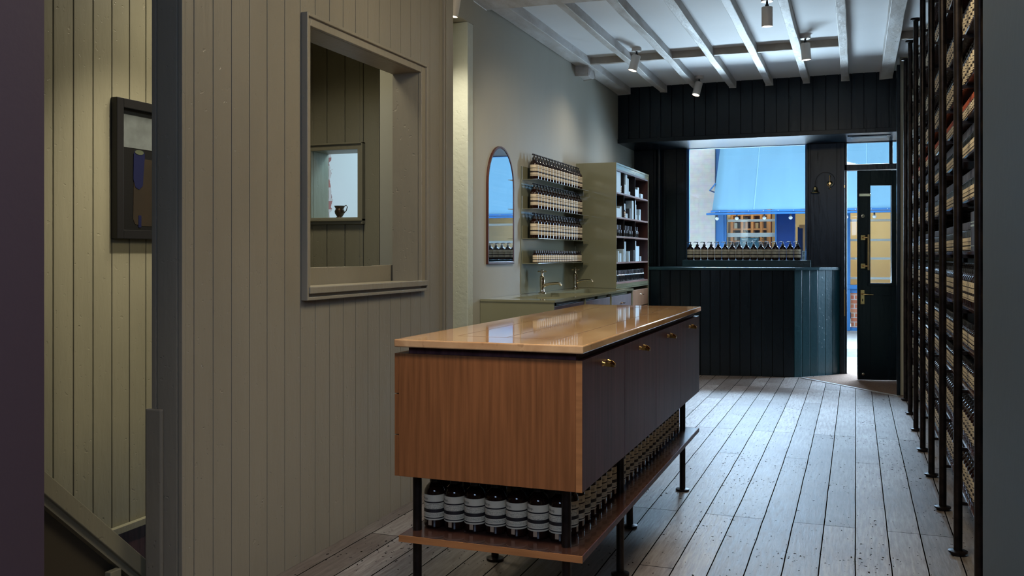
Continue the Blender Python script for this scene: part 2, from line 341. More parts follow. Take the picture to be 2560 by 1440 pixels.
def text_geo(s, size):
    cu = bpy.data.curves.new('t', 'FONT'); cu.body = s; cu.size = size; cu.resolution_u = 2; cu.align_x = 'LEFT'
    o = bpy.data.objects.new('t', cu); COL.objects.link(o)
    dg = bpy.context.evaluated_depsgraph_get(); me = bpy.data.meshes.new_from_object(o.evaluated_get(dg))
    vs = [tuple(v.co) for v in me.vertices]; fs = [tuple(p.vertices) for p in me.polygons]
    bpy.data.objects.remove(o); bpy.data.curves.remove(cu); bpy.data.meshes.remove(me)
    return vs, fs
ORD = ['first','second','third','fourth','fifth','sixth','seventh','eighth','ninth','tenth','eleventh','twelfth','thirteenth','fourteenth','fifteenth','sixteenth']

def boards(b, axis, face, thick, seams, z0, z1, holes=(), gap=.0035, mi=0):
    """vertical boards whose front face lies at `face`, running back by `thick` (signed)"""
    for a, c in zip(seams[:-1], seams[1:]):
        cuts = [a, c]
        for h in holes:
            for q in h[:2]:
                if a < q < c: cuts.append(q)
        cuts.sort()
        for p, q in zip(cuts[:-1], cuts[1:]):
            lo = p + (gap/2 if p == a else 0); hi = q - (gap/2 if q == c else 0); zs = [(z0, z1)]
            for h in holes:
                if p >= h[0]-1e-6 and q <= h[1]+1e-6: zs = [(z0, h[2]), (h[3], z1)]
            for za, zb in zs:
                if zb - za < .005: continue
                if axis == 'y': b.box(face, face+thick, lo, hi, za, zb, mi)
                else: b.box(lo, hi, face, face+thick, za, zb, mi)
    return b
def seq(a, b, step, jit=.006):
    o = [a]
    while o[-1] + step*1.3 < b: o.append(o[-1] + step + random.uniform(-jit, jit))
    o.append(b); return o

ZC = 3.05      # ceiling
# ------------------------------------------------------------------ floor, ceiling, outer walls
struct(bx('floor', FLOOR, -2.32, .9, 1.0, 10.62, -.05, 0))
fb = B(); fb.box(-3.6, .9, -2, 1.0, -.05, 0); fb.box(-3.7, -2.32, 5.25, 10.62, -.05, 0); struct(fb.obj('floor_near', FLOOR))
cb = B(); cb.box(-3.8, .95, -2.1, 10.6, ZC, ZC+.1); struct(cb.obj('ceiling', CEIL))
struct(bx('wall_right', PLASTER, .85, .95, -2, 10.6, 0, ZC))
struct(bx('wall_back', PLASTER, -3.6, .95, -2.1, -2, 0, ZC))
struct(bx('wall_near_left', PLASTER, -3.7, -3.6, -2.1, 1.2, 0, ZC))
struct(bx('wall_jamb_left', JAMB_L, -3.6, -1.291, .95, 1.2, 0, ZC))
struct(bx('wall_jamb_right', JAMB_R, .138, .85, .70, 1.2, 0, ZC))

# partition of painted boards with its framed opening
ps = [2.583,2.631,2.733,2.837,2.945,3.057,3.176,3.287,3.399,3.514,3.628,3.738,3.853,3.964,4.077,4.187,4.30,4.417,4.53,4.648,4.69]
HOLE = (3.329, 4.389, 1.130, 2.228)
b = B(); boards(b, 'y', -2.15, -.014, ps, 0, ZC, [HOLE], gap=.004)
boards(b, 'y', -2.163, -.10, [2.583, HOLE[0], HOLE[1], 4.776], 0, ZC, [(HOLE[0], HOLE[1], HOLE[2], HOLE[3])], gap=0)
boards(b, 'y', -2.277, .014, seq(2.583, 4.776, .115), 0, ZC, [HOLE], gap=.004)
struct(b.obj('wall_partition', PAINT, bevel=.0025))
b = B(); boards(b, 'x', 2.568, .015, [-2.279, -2.256, -2.167, -2.146], 0, ZC, gap=.004)
struct(b.obj('trim_1', PAINT, bevel=.002))
b = B(); b.box(-2.28, -2.135, 4.69, 4.80, 0, ZC); b.box(-2.135, -2.128, 4.70, 4.79, 0, ZC); struct(b.obj('trim_2', PAINT, bevel=.004))
# casing and lining of the opening
y0, y1, z0, z1 = HOLE
wf = B()
for (a, c, d, e) in ((y0-.036, y0+.004, z0-.048, z1+.043), (y1-.004, y1+.053, z0-.048, z1+.043)):
    wf.box(-2.15, -2.130, a, c, d, e)
wf.box(-2.15, -2.130, y0+.004, y1-.004, z1-.004, z1+.045); wf.box(-2.15, -2.130, y0+.004, y1-.004, z0-.05, z0+.004)
wf.box(-2.150, -2.118, y0-.026, y1+.040, z1+.030, z1+.045); wf.box(-2.150, -2.112, y0-.026, y1+.040, z0-.022, z0+.006)
wf.box(-2.150, -2.120, y0-.026, y1+.040, z0-.05, z0-.036); wf.box(-2.150, -2.118, y1+.040, y1+.055, z0-.05, z1+.045); wf.box(-2.150, -2.118, y0-.038, y0-.026, z0-.05, z1+.045)
w1 = struct(wf.obj('window_1', PAINT, bevel=.003))
lf = B(); lf.box(-2.30, -2.152, y0-.012, y0+.003, z0-.012, z1+.012); lf.box(-2.30, -2.152, y1-.003, y1+.012, z0-.012, z1+.012)
lf.box(-2.30, -2.152, y0, y1, z1-.003, z1+.012); lf.box(-2.30, -2.152, y0, y1, z0-.012, z0+.003)
lf.obj('window_lining', PAINT, w1)
us = B(); us.box(-2.312, -2.30, y0-.012, 4.255, z0-.012, 1.213); us.box(-2.325, -2.313, 4.20, y1+.10, z0-.012, 1.216)
us.obj('window_upstand', PAINT, w1, bevel=.002)

# stair hall behind the partition
fs = [1.32] + seq(1.42, 2.98, .116)[:-1] + [2.978, 3.094, 3.21, 3.326, 3.444, 3.563, 3.68, 3.794, 3.91, 4.03, 4.15, 4.27, 4.39, 4.51, 4.63, 4.75, 4.87, 5.0, 5.12, 5.25]
b = B(); boards(b, 'y', -3.4, -.014, fs, -.065, ZC, gap=.005); b.box(-3.5, -3.413, 1.3, 5.25, -.065, ZC)
struct(b.obj('wall_stair', STAIRP, bevel=.003))
struct(bx('wall_stair_below', WALNUT, -3.5, -3.39, 1.3, 5.25, -2.0, -.066))
struct(bx('wall_stair_near', STAIRP, -3.5, -2.36, 1.32, 1.40, -2.0, ZC))
cs = [-3.4, -3.366, -3.233, -3.099, -2.964, -2.846, -2.718, -2.60, -2.52]
CH = (-3.339, -2.990, 1.509, 1.949)
b = B(); boards(b, 'x', 5.25, .014, cs, -2.0, ZC, [CH], gap=.005); boards(b, 'x', 5.263, .087, [-3.4, CH[0], CH[1], -2.52], -2.0, ZC, [CH], gap=0)
struct(b.obj('wall_cross', STAIRP, bevel=.003))
b = B()
for (a, c, d, e) in ((CH[0]-.044, CH[0]+.002, CH[2]-.041, CH[3]+.041), (CH[1]-.002, CH[1]+.039, CH[2]-.042, CH[3]+.042)): b.box(a, c, 5.225, 5.25, d, e)
b.box(CH[0], CH[1], 5.225, 5.25, CH[3]-.002, CH[3]+.042); b.box(CH[0], CH[1], 5.225, 5.25, CH[2]-.042, CH[2]+.002)
b.box(CH[0]-.045, CH[1]+.040, 5.212, 5.25, CH[3]+.032, CH[3]+.042); b.box(CH[0]-.045, CH[1]+.040, 5.205, 5.25, CH[2]-.022, CH[2]-.006)
b.box(CH[1]+.030, CH[1]+.040, 5.212, 5.25, CH[2]-.042, CH[3]+.042); b.box(CH[0]-.045, CH[0]-.035, 5.212, 5.25, CH[2]-.042, CH[3]+.042)
w2 = struct(b.obj('window_2', STAIRP, bevel=.002))
b = B(); b.box(CH[0]-.01, CH[0]+.003, 5.252, 5.44, CH[2]-.01, CH[3]+.01); b.box(CH[1]-.003, CH[1]+.01, 5.252, 5.36, CH[2]-.01, CH[3]+.01)
b.box(CH[0]+.003, CH[1]-.003, 5.252, 5.44, CH[3]-.002, CH[3]+.01); b.box(CH[0]+.003, CH[1]-.003, 5.252, 5.44, CH[2]-.01, CH[2]-.0005); b.obj('window_lining', STAIRP, w2)
# room beyond the small opening
struct(bx('wall_beyond', BROKEN, -5.2, -2.55, 6.3, 6.4, 0, 2.6))
b = B(); b.box(-2.66, -2.61, 5.36, 6.3, 0, 2.6); b.box(-5.2, -2.61, 5.352, 6.4, 2.6, 2.7); b.box(-5.2, -5.1, 5.35, 6.4, 0, 2.6); struct(b.obj('wall_beyond_side', PLASTER))
# recess between partition and plaster wall
b = B(); b.box(-2.51, -2.281, 4.78, 4.86, 0, ZC); b.box(-2.60, -2.51, 4.80, 5.66, 0, ZC); b.box(-2.60, -2.42, 5.66, 5.72, 0, ZC); struct(b.obj('wall_recess', PLASTER))
struct(bx('trim_3', M('pale_post_paint', (.46,.50,.44), .3, bump=.3, bscale=30, nicks=2.5), -2.503, -2.385, 5.60, 5.69, 0, 2.80, bevel=.006))
struct(bx('wall_left', PLASTER, -2.54, -2.39, 5.68, 10.6, 0, ZC))
struct(bx('wall_lintel', PLASTER, -2.54, -2.386, 5.0, 5.7, 2.80, ZC))
# stair: newel, sloping rail, steps
b = B(); b.box(-2.291, -2.222, 2.551, 2.5675, -1.2, .742); struct(tag(b.obj('trim_4', PAINT, bevel=.006)))
st = thing('stair_rail', 'sloping painted stair rail going down behind the dark newel post', 'rail', (-2.35, 1.45, 1.28))
sl = -.932
b = B()
def slope(b, ya, yb, dz0, dz1, xa, xb, mi=0):
    f = lambda y: .597 + (y - 2.181) * sl
    b.add([(xa+2.35,ya-1.45,f(ya)+dz0-1.28),(xb+2.35,ya-1.45,f(ya)+dz0-1.28),(xb+2.35,yb-1.45,f(yb)+dz0-1.28),(xa+2.35,yb-1.45,f(yb)+dz0-1.28),
           (xa+2.35,ya-1.45,f(ya)+dz1-1.28),(xb+2.35,ya-1.45,f(ya)+dz1-1.28),(xb+2.35,yb-1.45,f(yb)+dz1-1.28),(xa+2.35,yb-1.45,f(yb)+dz1-1.28)],
          [(0,3,2,1),(4,5,6,7),(0,1,5,4),(1,2,6,5),(2,3,7,6),(3,0,4,7)], mi)
slope(b, 1.41, 3.1, -.072, 0, -2.37, -2.33); b.obj('top_rail', STAIRP, st, bevel=.003)
b = B(); slope(b, 1.41, 3.1, -.10, -.072, -2.40, -2.345); b.obj('lower_rail', STAIRP, st)
b = B(); b.box(-.005, .02, .985, 1.035, -2.2, -1.07); b.obj('baluster', STAIRP, st, bevel=.003)
b = B(); slope(b, 1.41, 3.1, -2.2, -.09, -2.385, -2.372); b.obj('side_panel', M('stair_shade_brown', (.055,.045,.03), .6), st)  # dark brown puts the shade under the rail into the panel colour
b = B()
for i in range(11):
    ys = 1.41 + i*.23; zt = .16 - i*.205
    b.box(-3.39, -2.34, ys, ys+.25, zt-.2, zt)
struct(b.obj('floor_stair', WALNUT))
b = B(); b.box(-3.40, -3.37, 1.41, 5.25, -.095, -.062); struct(b.obj('baseboard_stair', STAIRP, bevel=.002))
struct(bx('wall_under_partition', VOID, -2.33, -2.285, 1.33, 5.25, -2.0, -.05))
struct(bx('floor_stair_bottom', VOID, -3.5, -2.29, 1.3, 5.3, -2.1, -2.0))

# picture on the stair wall
pic = thing('framed_picture', 'black framed dark abstract painting hanging in the stair hall', 'picture', (-3.40, 3.555, 1.348))
b = B(); FW = .78; FH = .69
for a in ((0,.04,0,.045,0,FH),(0,.04,FW-.045,FW,0,FH),(0,.04,.045,FW-.045,0,.045),(0,.04,.045,FW-.045,FH-.045,FH)): b.box(*a)
b.obj('frame', BLACK, pic, bevel=.003)
def art_mat():
    m = bpy.data.materials.new('dark_canvas'); m.use_nodes = True
    p = m.node_tree.nodes['Principled BSDF']; p.inputs['Base Color'].default_value = (.006,.006,.007,1); p.inputs['Roughness'].default_value = .35
    return m
b = B(); b.box(.008, .012, .045, FW-.045, .045, FH-.045, 0)
b.box(.012, .0135, .055, .50, .455, .635, 1)
def disc(b, pts, x, mi, t=.0015):
    n = len(pts); b.add([(x,p[0],p[1]) for p in pts]+[(x+t,p[0],p[1]) for p in pts],
        [tuple(range(n))[::-1], tuple(range(n,2*n))]+[(i,(i+1)%n,n+(i+1)%n,n+i) for i in range(n)], mi)
disc(b, [(.135,.10),(.15,.075),(.20,.068),(.45,.066),(.45,.36),(.40,.40),(.16,.41),(.14,.36)], .012, 2)
disc(b, [(.135,.30),(.15,.26),(.175,.25),(.20,.27),(.215,.43),(.205,.445),(.15,.445),(.138,.43)], .0137, 3)
disc(b, [(.175+.03*math.cos(t*math.pi/6), .437+.012*math.sin(t*math.pi/6)) for t in range(12)], .0153, 4)
disc(b, [(.17,.06),(.19,.06),(.19,.12),(.17,.12)], .0137, 3)
b.obj('painting', [art_mat(), M('art_grey', (.11,.125,.13), .6, var=.3, vscale=14), M('art_brown', (.014,.008,.003), .6, var=.4, vscale=7),
                   M('art_blue', (.002,.004,.035), .5), M('art_pale', (.06,.07,.045), .5)], pic)
# jug on the small sill
jug = thing('copper_jug', 'small dark metal jug with a handle on the far little sill', 'jug', (-3.185, 5.33, 1.510))
b = B(); b.lathe([(.022,0),(.024,.004),(.018,.012),(.030,.030),(.033,.045),(.026,.062),(.036,.082),(.034,.082),(.024,.062),(.012,.04)], seg=24, caps=False); b.lathe([(.0215,.001),(.0215,.003)], seg=24)
b.obj('jug_body', PEWTER, jug, smooth=True)
b = B(); b.tube([(.032,0,.078),(.05,0,.085),(.058,0,.075),(.050,0,.05),(.034,0,.035)], .003); b.obj('handle', PEWTER, jug, smooth=True)

# ------------------------------------------------------------------ ceiling beams
def beam(name, x0, x1, ya, yb, za, zb, mat, label, amp=.004, along='y', group=None):
    b = B(); n = max(4, int((yb-ya if along == 'y' else x1-x0) / .42)); vs = []; fs = []
    for i in range(n+1):
        t = i/n
        for (p, q) in ((0,0),(1,0),(1,1),(0,1)):
            jx = random.uniform(-amp, amp); jz = random.uniform(-amp, amp) if q == 0 else 0
            if along == 'y': vs.append((x0+(x1-x0)*p+jx, ya+(yb-ya)*t, (za if q == 0 else zb)+jz))
            else: vs.append((x0+(x1-x0)*t, ya+(yb-ya)*p+jx, (za if q == 0 else zb)+jz))
    for i in range(n):
        for k in range(4):
            j = (k+1) % 4; fs.append((i*4+k, i*4+j, (i+1)*4+j, (i+1)*4+k))
    fs.append((0,1,2,3)); fs.append(tuple(n*4+k for k in (3,2,1,0)))
    b.add(vs, fs); o = b.obj(name, mat, bevel=.004)
    return tag(o, label, 'beam', group)
bxs = [-2.25, -1.863, -1.509, -1.151, -.788, -.43, -.066]
for i, xr in enumerate(bxs):
    wdt = .135 if i == 0 else .065
    beam('ceiling_beam', xr-wdt, xr, 5.95, 9.695, 2.98, ZC+.01, BEAM, 'rough white ceiling beam, %s one from the left plaster wall' % ORD[i])
beam('ceiling_beam', .22, .327, 2.0, 9.695, 2.975, ZC+.01, BEAM, 'wide cracked white ceiling beam beside the bottle rack', .005)
beam('ceiling_crossbeam', -2.39, .22, 5.62, 5.95, 2.955, ZC+.01, BEAM, 'thick white crossbeam over the near end of the room', .010, 'x')
for i in range(6):
    a, c = bxs[i]+.001, bxs[i+1]-.066
    tag(beam('ceiling_nogging', a, c, 8.10, 8.145, 2.99, ZC+.01, TAUPE, 'x', .003, 'x'),
        'short taupe cross piece between the %s and %s ceiling beams from the left' % (ORD[i], ORD[i+1]), 'cross piece')
bk = beam('wall_bracket', -2.39, -2.28, 8.1, 8.35, 2.90, 2.98, BEAM, 'broken white timber stub under the leftmost beam', .012); bk['category'] = 'timber stub'
# cross pieces seen right of the wide beam, above the rack
for k, yy in enumerate((6.6, 8.0)):
    o = beam('ceiling_nogging', .33, .85, yy, yy+.06, 2.99, ZC+.01, TAUPE, 'x', .004, 'x')
    tag(o, ['nearer', 'farther'][k] + ' taupe cross piece right of the wide beam above the rack', 'cross piece')

# ------------------------------------------------------------------ fascia, soffit and window wall
b = B(); boards(b, 'x', 9.70, .02, seq(-2.39, .85, .117, .004), 2.50, ZC, gap=.005); b.box(-2.39, .85, 9.692, 9.72, 2.46, 2.505)
b.box(-2.39, .85, 9.72, 9.76, 2.47, ZC); struct(b.obj('wall_fascia', DARK, bevel=.003))
struct(bx('ceiling_lobby', DARK, -2.39, .85, 9.70, 10.6, 2.462, 2.50))
sv = thing('ceiling_vent', 'slim dark vent panel in the soffit above the doorway', 'vent', (.12, 10.0, 2.461))
b = B(); b.box(-.20,.20,-.10,.10,-.008,0); b.obj('vent_frame', DARK, sv, bevel=.002)
b = B(); b.box(-.17,.17,-.07,.07,-.011,-.008); b.obj('vent_panel', COUNTERG, sv)
WY = 10.48
b = B()
b.box(-2.39, -1.782, WY, WY+.12, 0, 2.47); b.box(-1.782, -.50, WY, WY+.12, 0, 1.213); b.box(-.50, -.112, WY, WY+.12, 0, 2.47)
b.box(.50, .85, WY, WY+.12, 0, 2.462); b.box(-2.39, .85, WY, WY+.12, 2.47, ZC)
for a, c in ((-2.30,-2.16),(-2.155,-2.13),(-2.02,-1.90),(-1.895,-1.80)): b.box(a, c, WY-.02, WY, 1.13, 2.462)
b.box(-1.80, -1.782, WY-.03, WY, 1.13, 2.462)
b.box(-.50, -.48, WY-.035, WY, 1.13, 2.462); b.box(-.46, -.19, WY-.012, WY, 1.13, 2.462); b.box(-.15, -.112, WY-.03, WY, 0, 2.462)
struct(b.obj('wall_front', DARK, bevel=.003))
struct(tag(B().lathe([(.035,0),(.035,1.33)], c=(-2.09, 10.43, 1.133), seg=20).obj('trim_5', DARK, smooth=True)))
b = B(); b.box(-1.782, -.50, WY, WY+.05, 2.456, 2.47); b.box(-1.782, -1.764, WY+.02, WY+.06, 1.213, 2.47); b.box(-.515, -.50, WY+.02, WY+.06, 1.213, 2.47); b.box(-1.782,-.50,WY,WY+.06,1.19,1.222)
w3 = struct(b.obj('window_3', BLUEP))
bx('pane', GLASS, -1.766, -.513, WY+.035, WY+.041, 1.215, 2.468, parent=w3)
# door frame, transom
b = B(); b.box(-.112, -.09, WY-.01, WY+.1, 0, 2.47); b.box(-.112, .85, WY-.01, WY+.1, 2.165, 2.227); b.box(.326, .361, WY, WY+.08, 2.227, 2.47); b.box(.455, .50, WY-.4, WY+.1, 0, 2.47); b.box(-.112, .85, WY, WY+.05, 2.455, 2.47)
d2 = struct(b.obj('door_2', DARK, bevel=.003))
bx('pane', GLASS, -.09, .85, WY+.03, WY+.036, 2.225, 2.457, parent=d2)
b = B(); b.box(-.118, -.108, WY-.035, WY-.012, .62, .90); b.box(-.118,-.110,WY-.035,WY-.012,1.98,2.01); b.obj('strike_plate', BRASS, d2)

# open door leaf
dl = bpy.data.objects.new('door_1', None); COL.objects.link(dl); dl['kind'] = 'structure'; dl.location = (.019, 9.967, .012); dl.rotation_euler = (0,0,R(12))
W = .445; H = 2.107; T = .045
b = B(); g0, g1, h0, h1 = .118, .322, .975, 1.955
b.box(0, g0, 0, T, 0, H); b.box(g1, W, 0, T, 0, H); b.box(g0, g1, 0, T, 0, h0); b.box(g0, g1, 0, T, h1, H)
b.box(g0-.025, g1+.03, -.008, 0, h0-.03, h0); b.box(g0-.022, g0, -.008, 0, h0, h1+.02); b.box(g1, g1+.03, -.008, 0, h0, h1+.02); b.box(g0, g1, -.008, 0, h1, h1+.02)
b.box(.20, W-.03, -.006, 0, .845, .852)
b.obj('door_leaf', DARK, dl, bevel=.002)
bx('pane', GLASS, g0, g1, .018, .024, h0, h1, parent=dl)
b = B(); b.box(.006, .118, -.022, 0, 1.845, 1.872); b.box(.10, .116, -.026, 0, 1.85, 1.867); b.obj('door_closer', NICKEL, dl, bevel=.002)
b = B(); b.box(-.003, 0, .010, .034, 1.608, 1.745); b.obj('lock_plate', M('zinc', (.6,.62,.62), .3, metal=1), dl)
b = B(); b.box(-.0045, -.003, .017, .026, 1.66, 1.695); b.box(-.0045,-.003,.018,.024,1.620,1.627); b.box(-.0045,-.003,.018,.024,1.727,1.734); b.obj('lock_slot', VOID, dl)
b = B(); b.lathe([(.018,0),(.018,-.006),(.013,-.009)], c=(.046, 0, 1.648), axis='Y', seg=20); b.obj('keyhole', NICKEL, dl, smooth=True)
b = B(); b.box(.0425,.0495,-.0105,-.0085,1.638,1.660); b.obj('key_slot', VOID, dl)
ph = B()
for z in (1.43, 1.145):
    ph.box(.024, .068, -.012, 0, z-.024, z+.024); ph.tube([(.046,-.01,z),(.05,-.05,z),(.085,-.058,z)], .007)
ph.tube([(.088,-.058,1.105),(.088,-.058,1.46)], .012, seg=14)
ph.obj('pull_handle', BRASS, dl, smooth=True)
b = B(); b.box(.022,.062,-.008,0,.76,.905); b.obj('lever_plate', BRASS, dl, bevel=.003)
b = B(); b.tube([(.042,-.005,.862),(.042,-.045,.862),(.055,-.052,.862),(.135,-.052,.858)], [.009,.008,.008,.006]); b.obj('lever_handle', BRASS, dl, smooth=True)
b = B(); b.box(.038,.046,-.0095,-.008,.79,.815); b.obj('key_slot', VOID, dl)
b = B(); b.box(-.003,0,.012,.032,.75,.92); b.obj('latch_plate', NICKEL, dl)
b = B(); b.lathe([(.013,0),(.013,-.007),(.008,-.010)], c=(.048, 0, .06), axis='Y', seg=16); b.obj('floor_bolt_stud', NICKEL, dl, smooth=True)

# shop bell on a curled spring
bell = thing('shop_bell', 'brass shop bell on a curled spring beside the doorway', 'bell', (-.262, 10.468, 2.03))
b = B(); b.lathe([(.03,0),(.03,-.006),(.018,-.012),(.012,-.02)], c=(0,0,0), axis='Y', seg=24); b.tube([(0,-.01,-.05),(0,-.014,0),(0,-.012,.075)], [.005,.006,.004]); b.lathe([(.008,-.008),(.010,0),(.008,.008)], c=(0,-.012,.08), seg=12); b.lathe([(.007,-.008),(.009,0),(.006,.008)], c=(.004,-.014,-.055), seg=12)
b.obj('bracket', BRASS, bell, smooth=True)
pts = []
for i in range(26):
    a = R(-75) + R(250)*i/25; rr = .078 + .03*i/25
    pts.append((-.035+rr*math.cos(a)*1.0, -.02-.0012*i, .022+rr*math.sin(a)))
pts.append((-.147, -.05, -.0)); pts.append((-.147,-.05,-.03))
b = B(); b.tube(pts, .0016, seg=6); b.obj('spring', STEEL, bell, smooth=True)
b = B(); b.lathe([(.004,.0),(.012,-.004),(.022,-.012),(.025,-.035),(.030,-.055),(.046,-.068),(.046,-.071),(.028,-.062),(.020,-.035)], c=(-.147,-.05,-.028), seg=28, caps=False); b.lathe([(.001,-.07),(.009,-.076),(.008,-.084),(.001,-.088)], c=(-.147,-.05,-.0), seg=12)
b.obj('bell_cup', BRASS, bell, smooth=True)

# ------------------------------------------------------------------ dark green counter by the window
pl = [(-2.39,9.86),(-1.54,9.87),(-1.14,9.945),(-.60,10.04),(-.375,10.235),(-.16,10.478)]
ct = thing('window_counter', 'dark green boarded counter with a thin top under the shop window', 'counter', (-1.2, 10.2, 0))
b = B()
fi = [random.uniform(-.5,.5) for _ in range(99)]
gb = B()
for si, (p, q) in enumerate(zip(pl[:-1], pl[1:])):
    P0 = Vector((*p, 0)); Q = Vector((*q, 0)); Ln = (Q-P0).length; d = (Q-P0)/Ln; nrm = Vector((d.y, -d.x, 0))
    n = max(1, round(Ln/.098)) if si >= 3 else max(1, round(Ln/.112))
    tgt = gb if si >= 3 else b
    for k in range(n):
        a = P0 + d*(Ln*k/n+.002); c = P0 + d*(Ln*(k+1)/n-.002)
        vs = [a, c, c - nrm*.015, a - nrm*.015]
        tgt.add([(v.x+1.2, v.y-10.2, 0) for v in vs]+[(v.x+1.2, v.y-10.2, 1.108) for v in vs], [(0,3,2,1),(4,5,6,7),(0,1,5,4),(1,2,6,5),(2,3,7,6),(3,0,4,7)])
b.obj('front_boards', DARK, ct, bevel=.003); gb.obj('side_boards', COUNTERG, ct, bevel=.003)
b = B(); n = len(pl); back = [(-.16,10.48),(-2.39,10.48)]
def poly(b, pts, za, zb, off=(1.2,-10.2), mi=0):
    n = len(pts); b.add([(p[0]+off[0],p[1]+off[1],za) for p in pts]+[(p[0]+off[0],p[1]+off[1],zb) for p in pts],
        [tuple(range(n))[::-1], tuple(range(n,2*n))]+[(i,(i+1)%n,n+(i+1)%n,n+i) for i in range(n)], mi)
poly(b, [(x, y+.02) for x, y in pl] + [(-2.39,10.476)], 0, 1.106); b.obj('carcass', VOID, ct)
b = B(); tp = [(-2.39,9.835),(-1.54,9.845),(-1.14,9.92),(-.59,10.015),(-.36,10.215),(-.135,10.476),(-2.39,10.476)]; poly(b, tp, 1.108, 1.138)
b.obj('counter_top', COUNTERG, ct, bevel=.004)
sb = tag(bx('window_ledge', COUNTERG, -1.791, -.446, 10.22, 10.478, 1.139, 1.213, bevel=.002), 'low dark green ledge box under the row of window bottles', 'ledge')

# door mat, set in the floor
mt = B(); poly(mt, [(-.13,10.46),(-.335,10.205),(-.50,10.02),(.36,9.04),(.84,9.04),(.84,10.6),(-.1,10.6),(-.1,10.5),(-.125,10.475)], .0, .006, (0,0)); tag(mt.obj('door_mat', MAT), 'brown coir mat cut diagonally inside the open door', 'mat')
mt = B(); poly(mt, [(-.535,10.00),(.355,8.985),(.385,9.01),(-.50,10.02)], .0, .005, (0,0)); struct(mt.obj('trim_6', M('threshold_strip', (.33,.34,.34), .45)))

# nib at the far end of the rack
struct(bx('wall_nib', M('nib_cream', (.42,.40,.30), .6), .372, .85, 9.05, 9.12, 0, ZC))
struct(bx('trim_7', DARK, .345, .372, 9.03, 9.14, 0, 2.98, bevel=.003))

# ------------------------------------------------------------------ ceiling spot lamps
def spot(x, y, ztop, tilt, label, first=None, energy=18):
    t = thing('ceiling_spotlight', label, 'ceiling lamp', (x, y, ztop))
    b = B(); b.lathe([(.042,0),(.042,-.026),(.040,-.030)], seg=28); b.obj('mount', WHITEM, t, smooth=True)
    b = B(); b.lathe([(.008,-.030),(.008,-.075)], seg=12); b.lathe([(.013,-.05),(.013,-.075)], seg=12); b.obj('stem', BLACK, t, smooth=True)
    Mx = Matrix.Translation((0,0,-.062)) @ Matrix.Rotation(tilt[0], 4, 'Y') @ Matrix.Rotation(tilt[1], 4, 'X')
    b = B(); b.M = Mx; b.lathe([(.0345,-.004),(.0375,-.007),(.0375,-.138),(.034,-.138),(.034,-.126)], seg=32, caps=False); b.lathe([(.0345,-.0045),(.0345,-.004)], seg=32); b.obj('housing', WHITEM, t, smooth=True)
    b = B(); b.M = Mx; b.lathe([(.0342,-.132),(.0342,-.128)], seg=28); b.obj('lens', GLOW, t)
    p = Mx @ Vector((0,0,-.15)); q = Mx @ Vector((0,0,-1.15)); base = Vector((x,y,ztop))
    lo = light('spot_beam', 'SPOT', tuple(base+p), energy*1.2, (1,.86,.66), target=tuple(base+q), size=.025, spot_size=R(125), spot_blend=1.0)
    return t
spot(-1.77, 7.86, ZC, (R(14), R(-6)), 'white ceiling spotlight tilted toward the shelf wall', energy=16)
spot(-.386, 7.88, ZC, (R(-4), R(2)), 'white ceiling spotlight nearest the bottle rack', energy=25)
spot(-1.464, 9.31, ZC, (R(12), R(-14)), 'small white ceiling spotlight in front of the dark fascia', energy=25)
spot(-.577, 6.63, ZC, (R(0), R(4)), 'white ceiling spotlight cut off at the top of the picture', energy=25)
spot(-2.30, 5.21, ZC-.12, (R(10), R(0)), 'white ceiling spotlight at the end of the boarded partition', energy=38)

# ------------------------------------------------------------------ arched mirror
mi_ = thing('arched_mirror', 'tall narrow arched mirror with thin dark wood frame on the plaster wall', 'mirror', (-2.39, 6.195, 1.205))
def arch(w, h0, h1, n=18):
    pts = [(-w, 0+0), (w, 0)]
    for i in range(n+1):
        a = math.pi*i/n; pts.append((w*math.cos(a), h0 + (h1-h0)*math.sin(a)))
    return pts
O = arch(.262, .56, .84); I = [(y*.247/.262, z) for y, z in arch(.262, .56, .824)]; I[0] = (-.247,.017); I[1] = (.247,.017)
b = B(); n = len(O); vs = [(.0,*p) for p in O]+[(.016,*p) for p in O]+[(.016,*p) for p in I]+[(.010,*p) for p in I]; f = []
for i in range(n):
    j = (i+1) % n
    f += [(i,j,n+j,n+i),(n+i,n+j,2*n+j,2*n+i),(2*n+i,2*n+j,3*n+j,3*n+i)]
b.add(vs, f); b.obj('frame', MAHOG, mi_, bevel=.002)
b = B(); disc(b, [(p[0], p[1]) for p in I], .008, 0, .004); b.obj('mirror_glass', MIRROR, mi_)

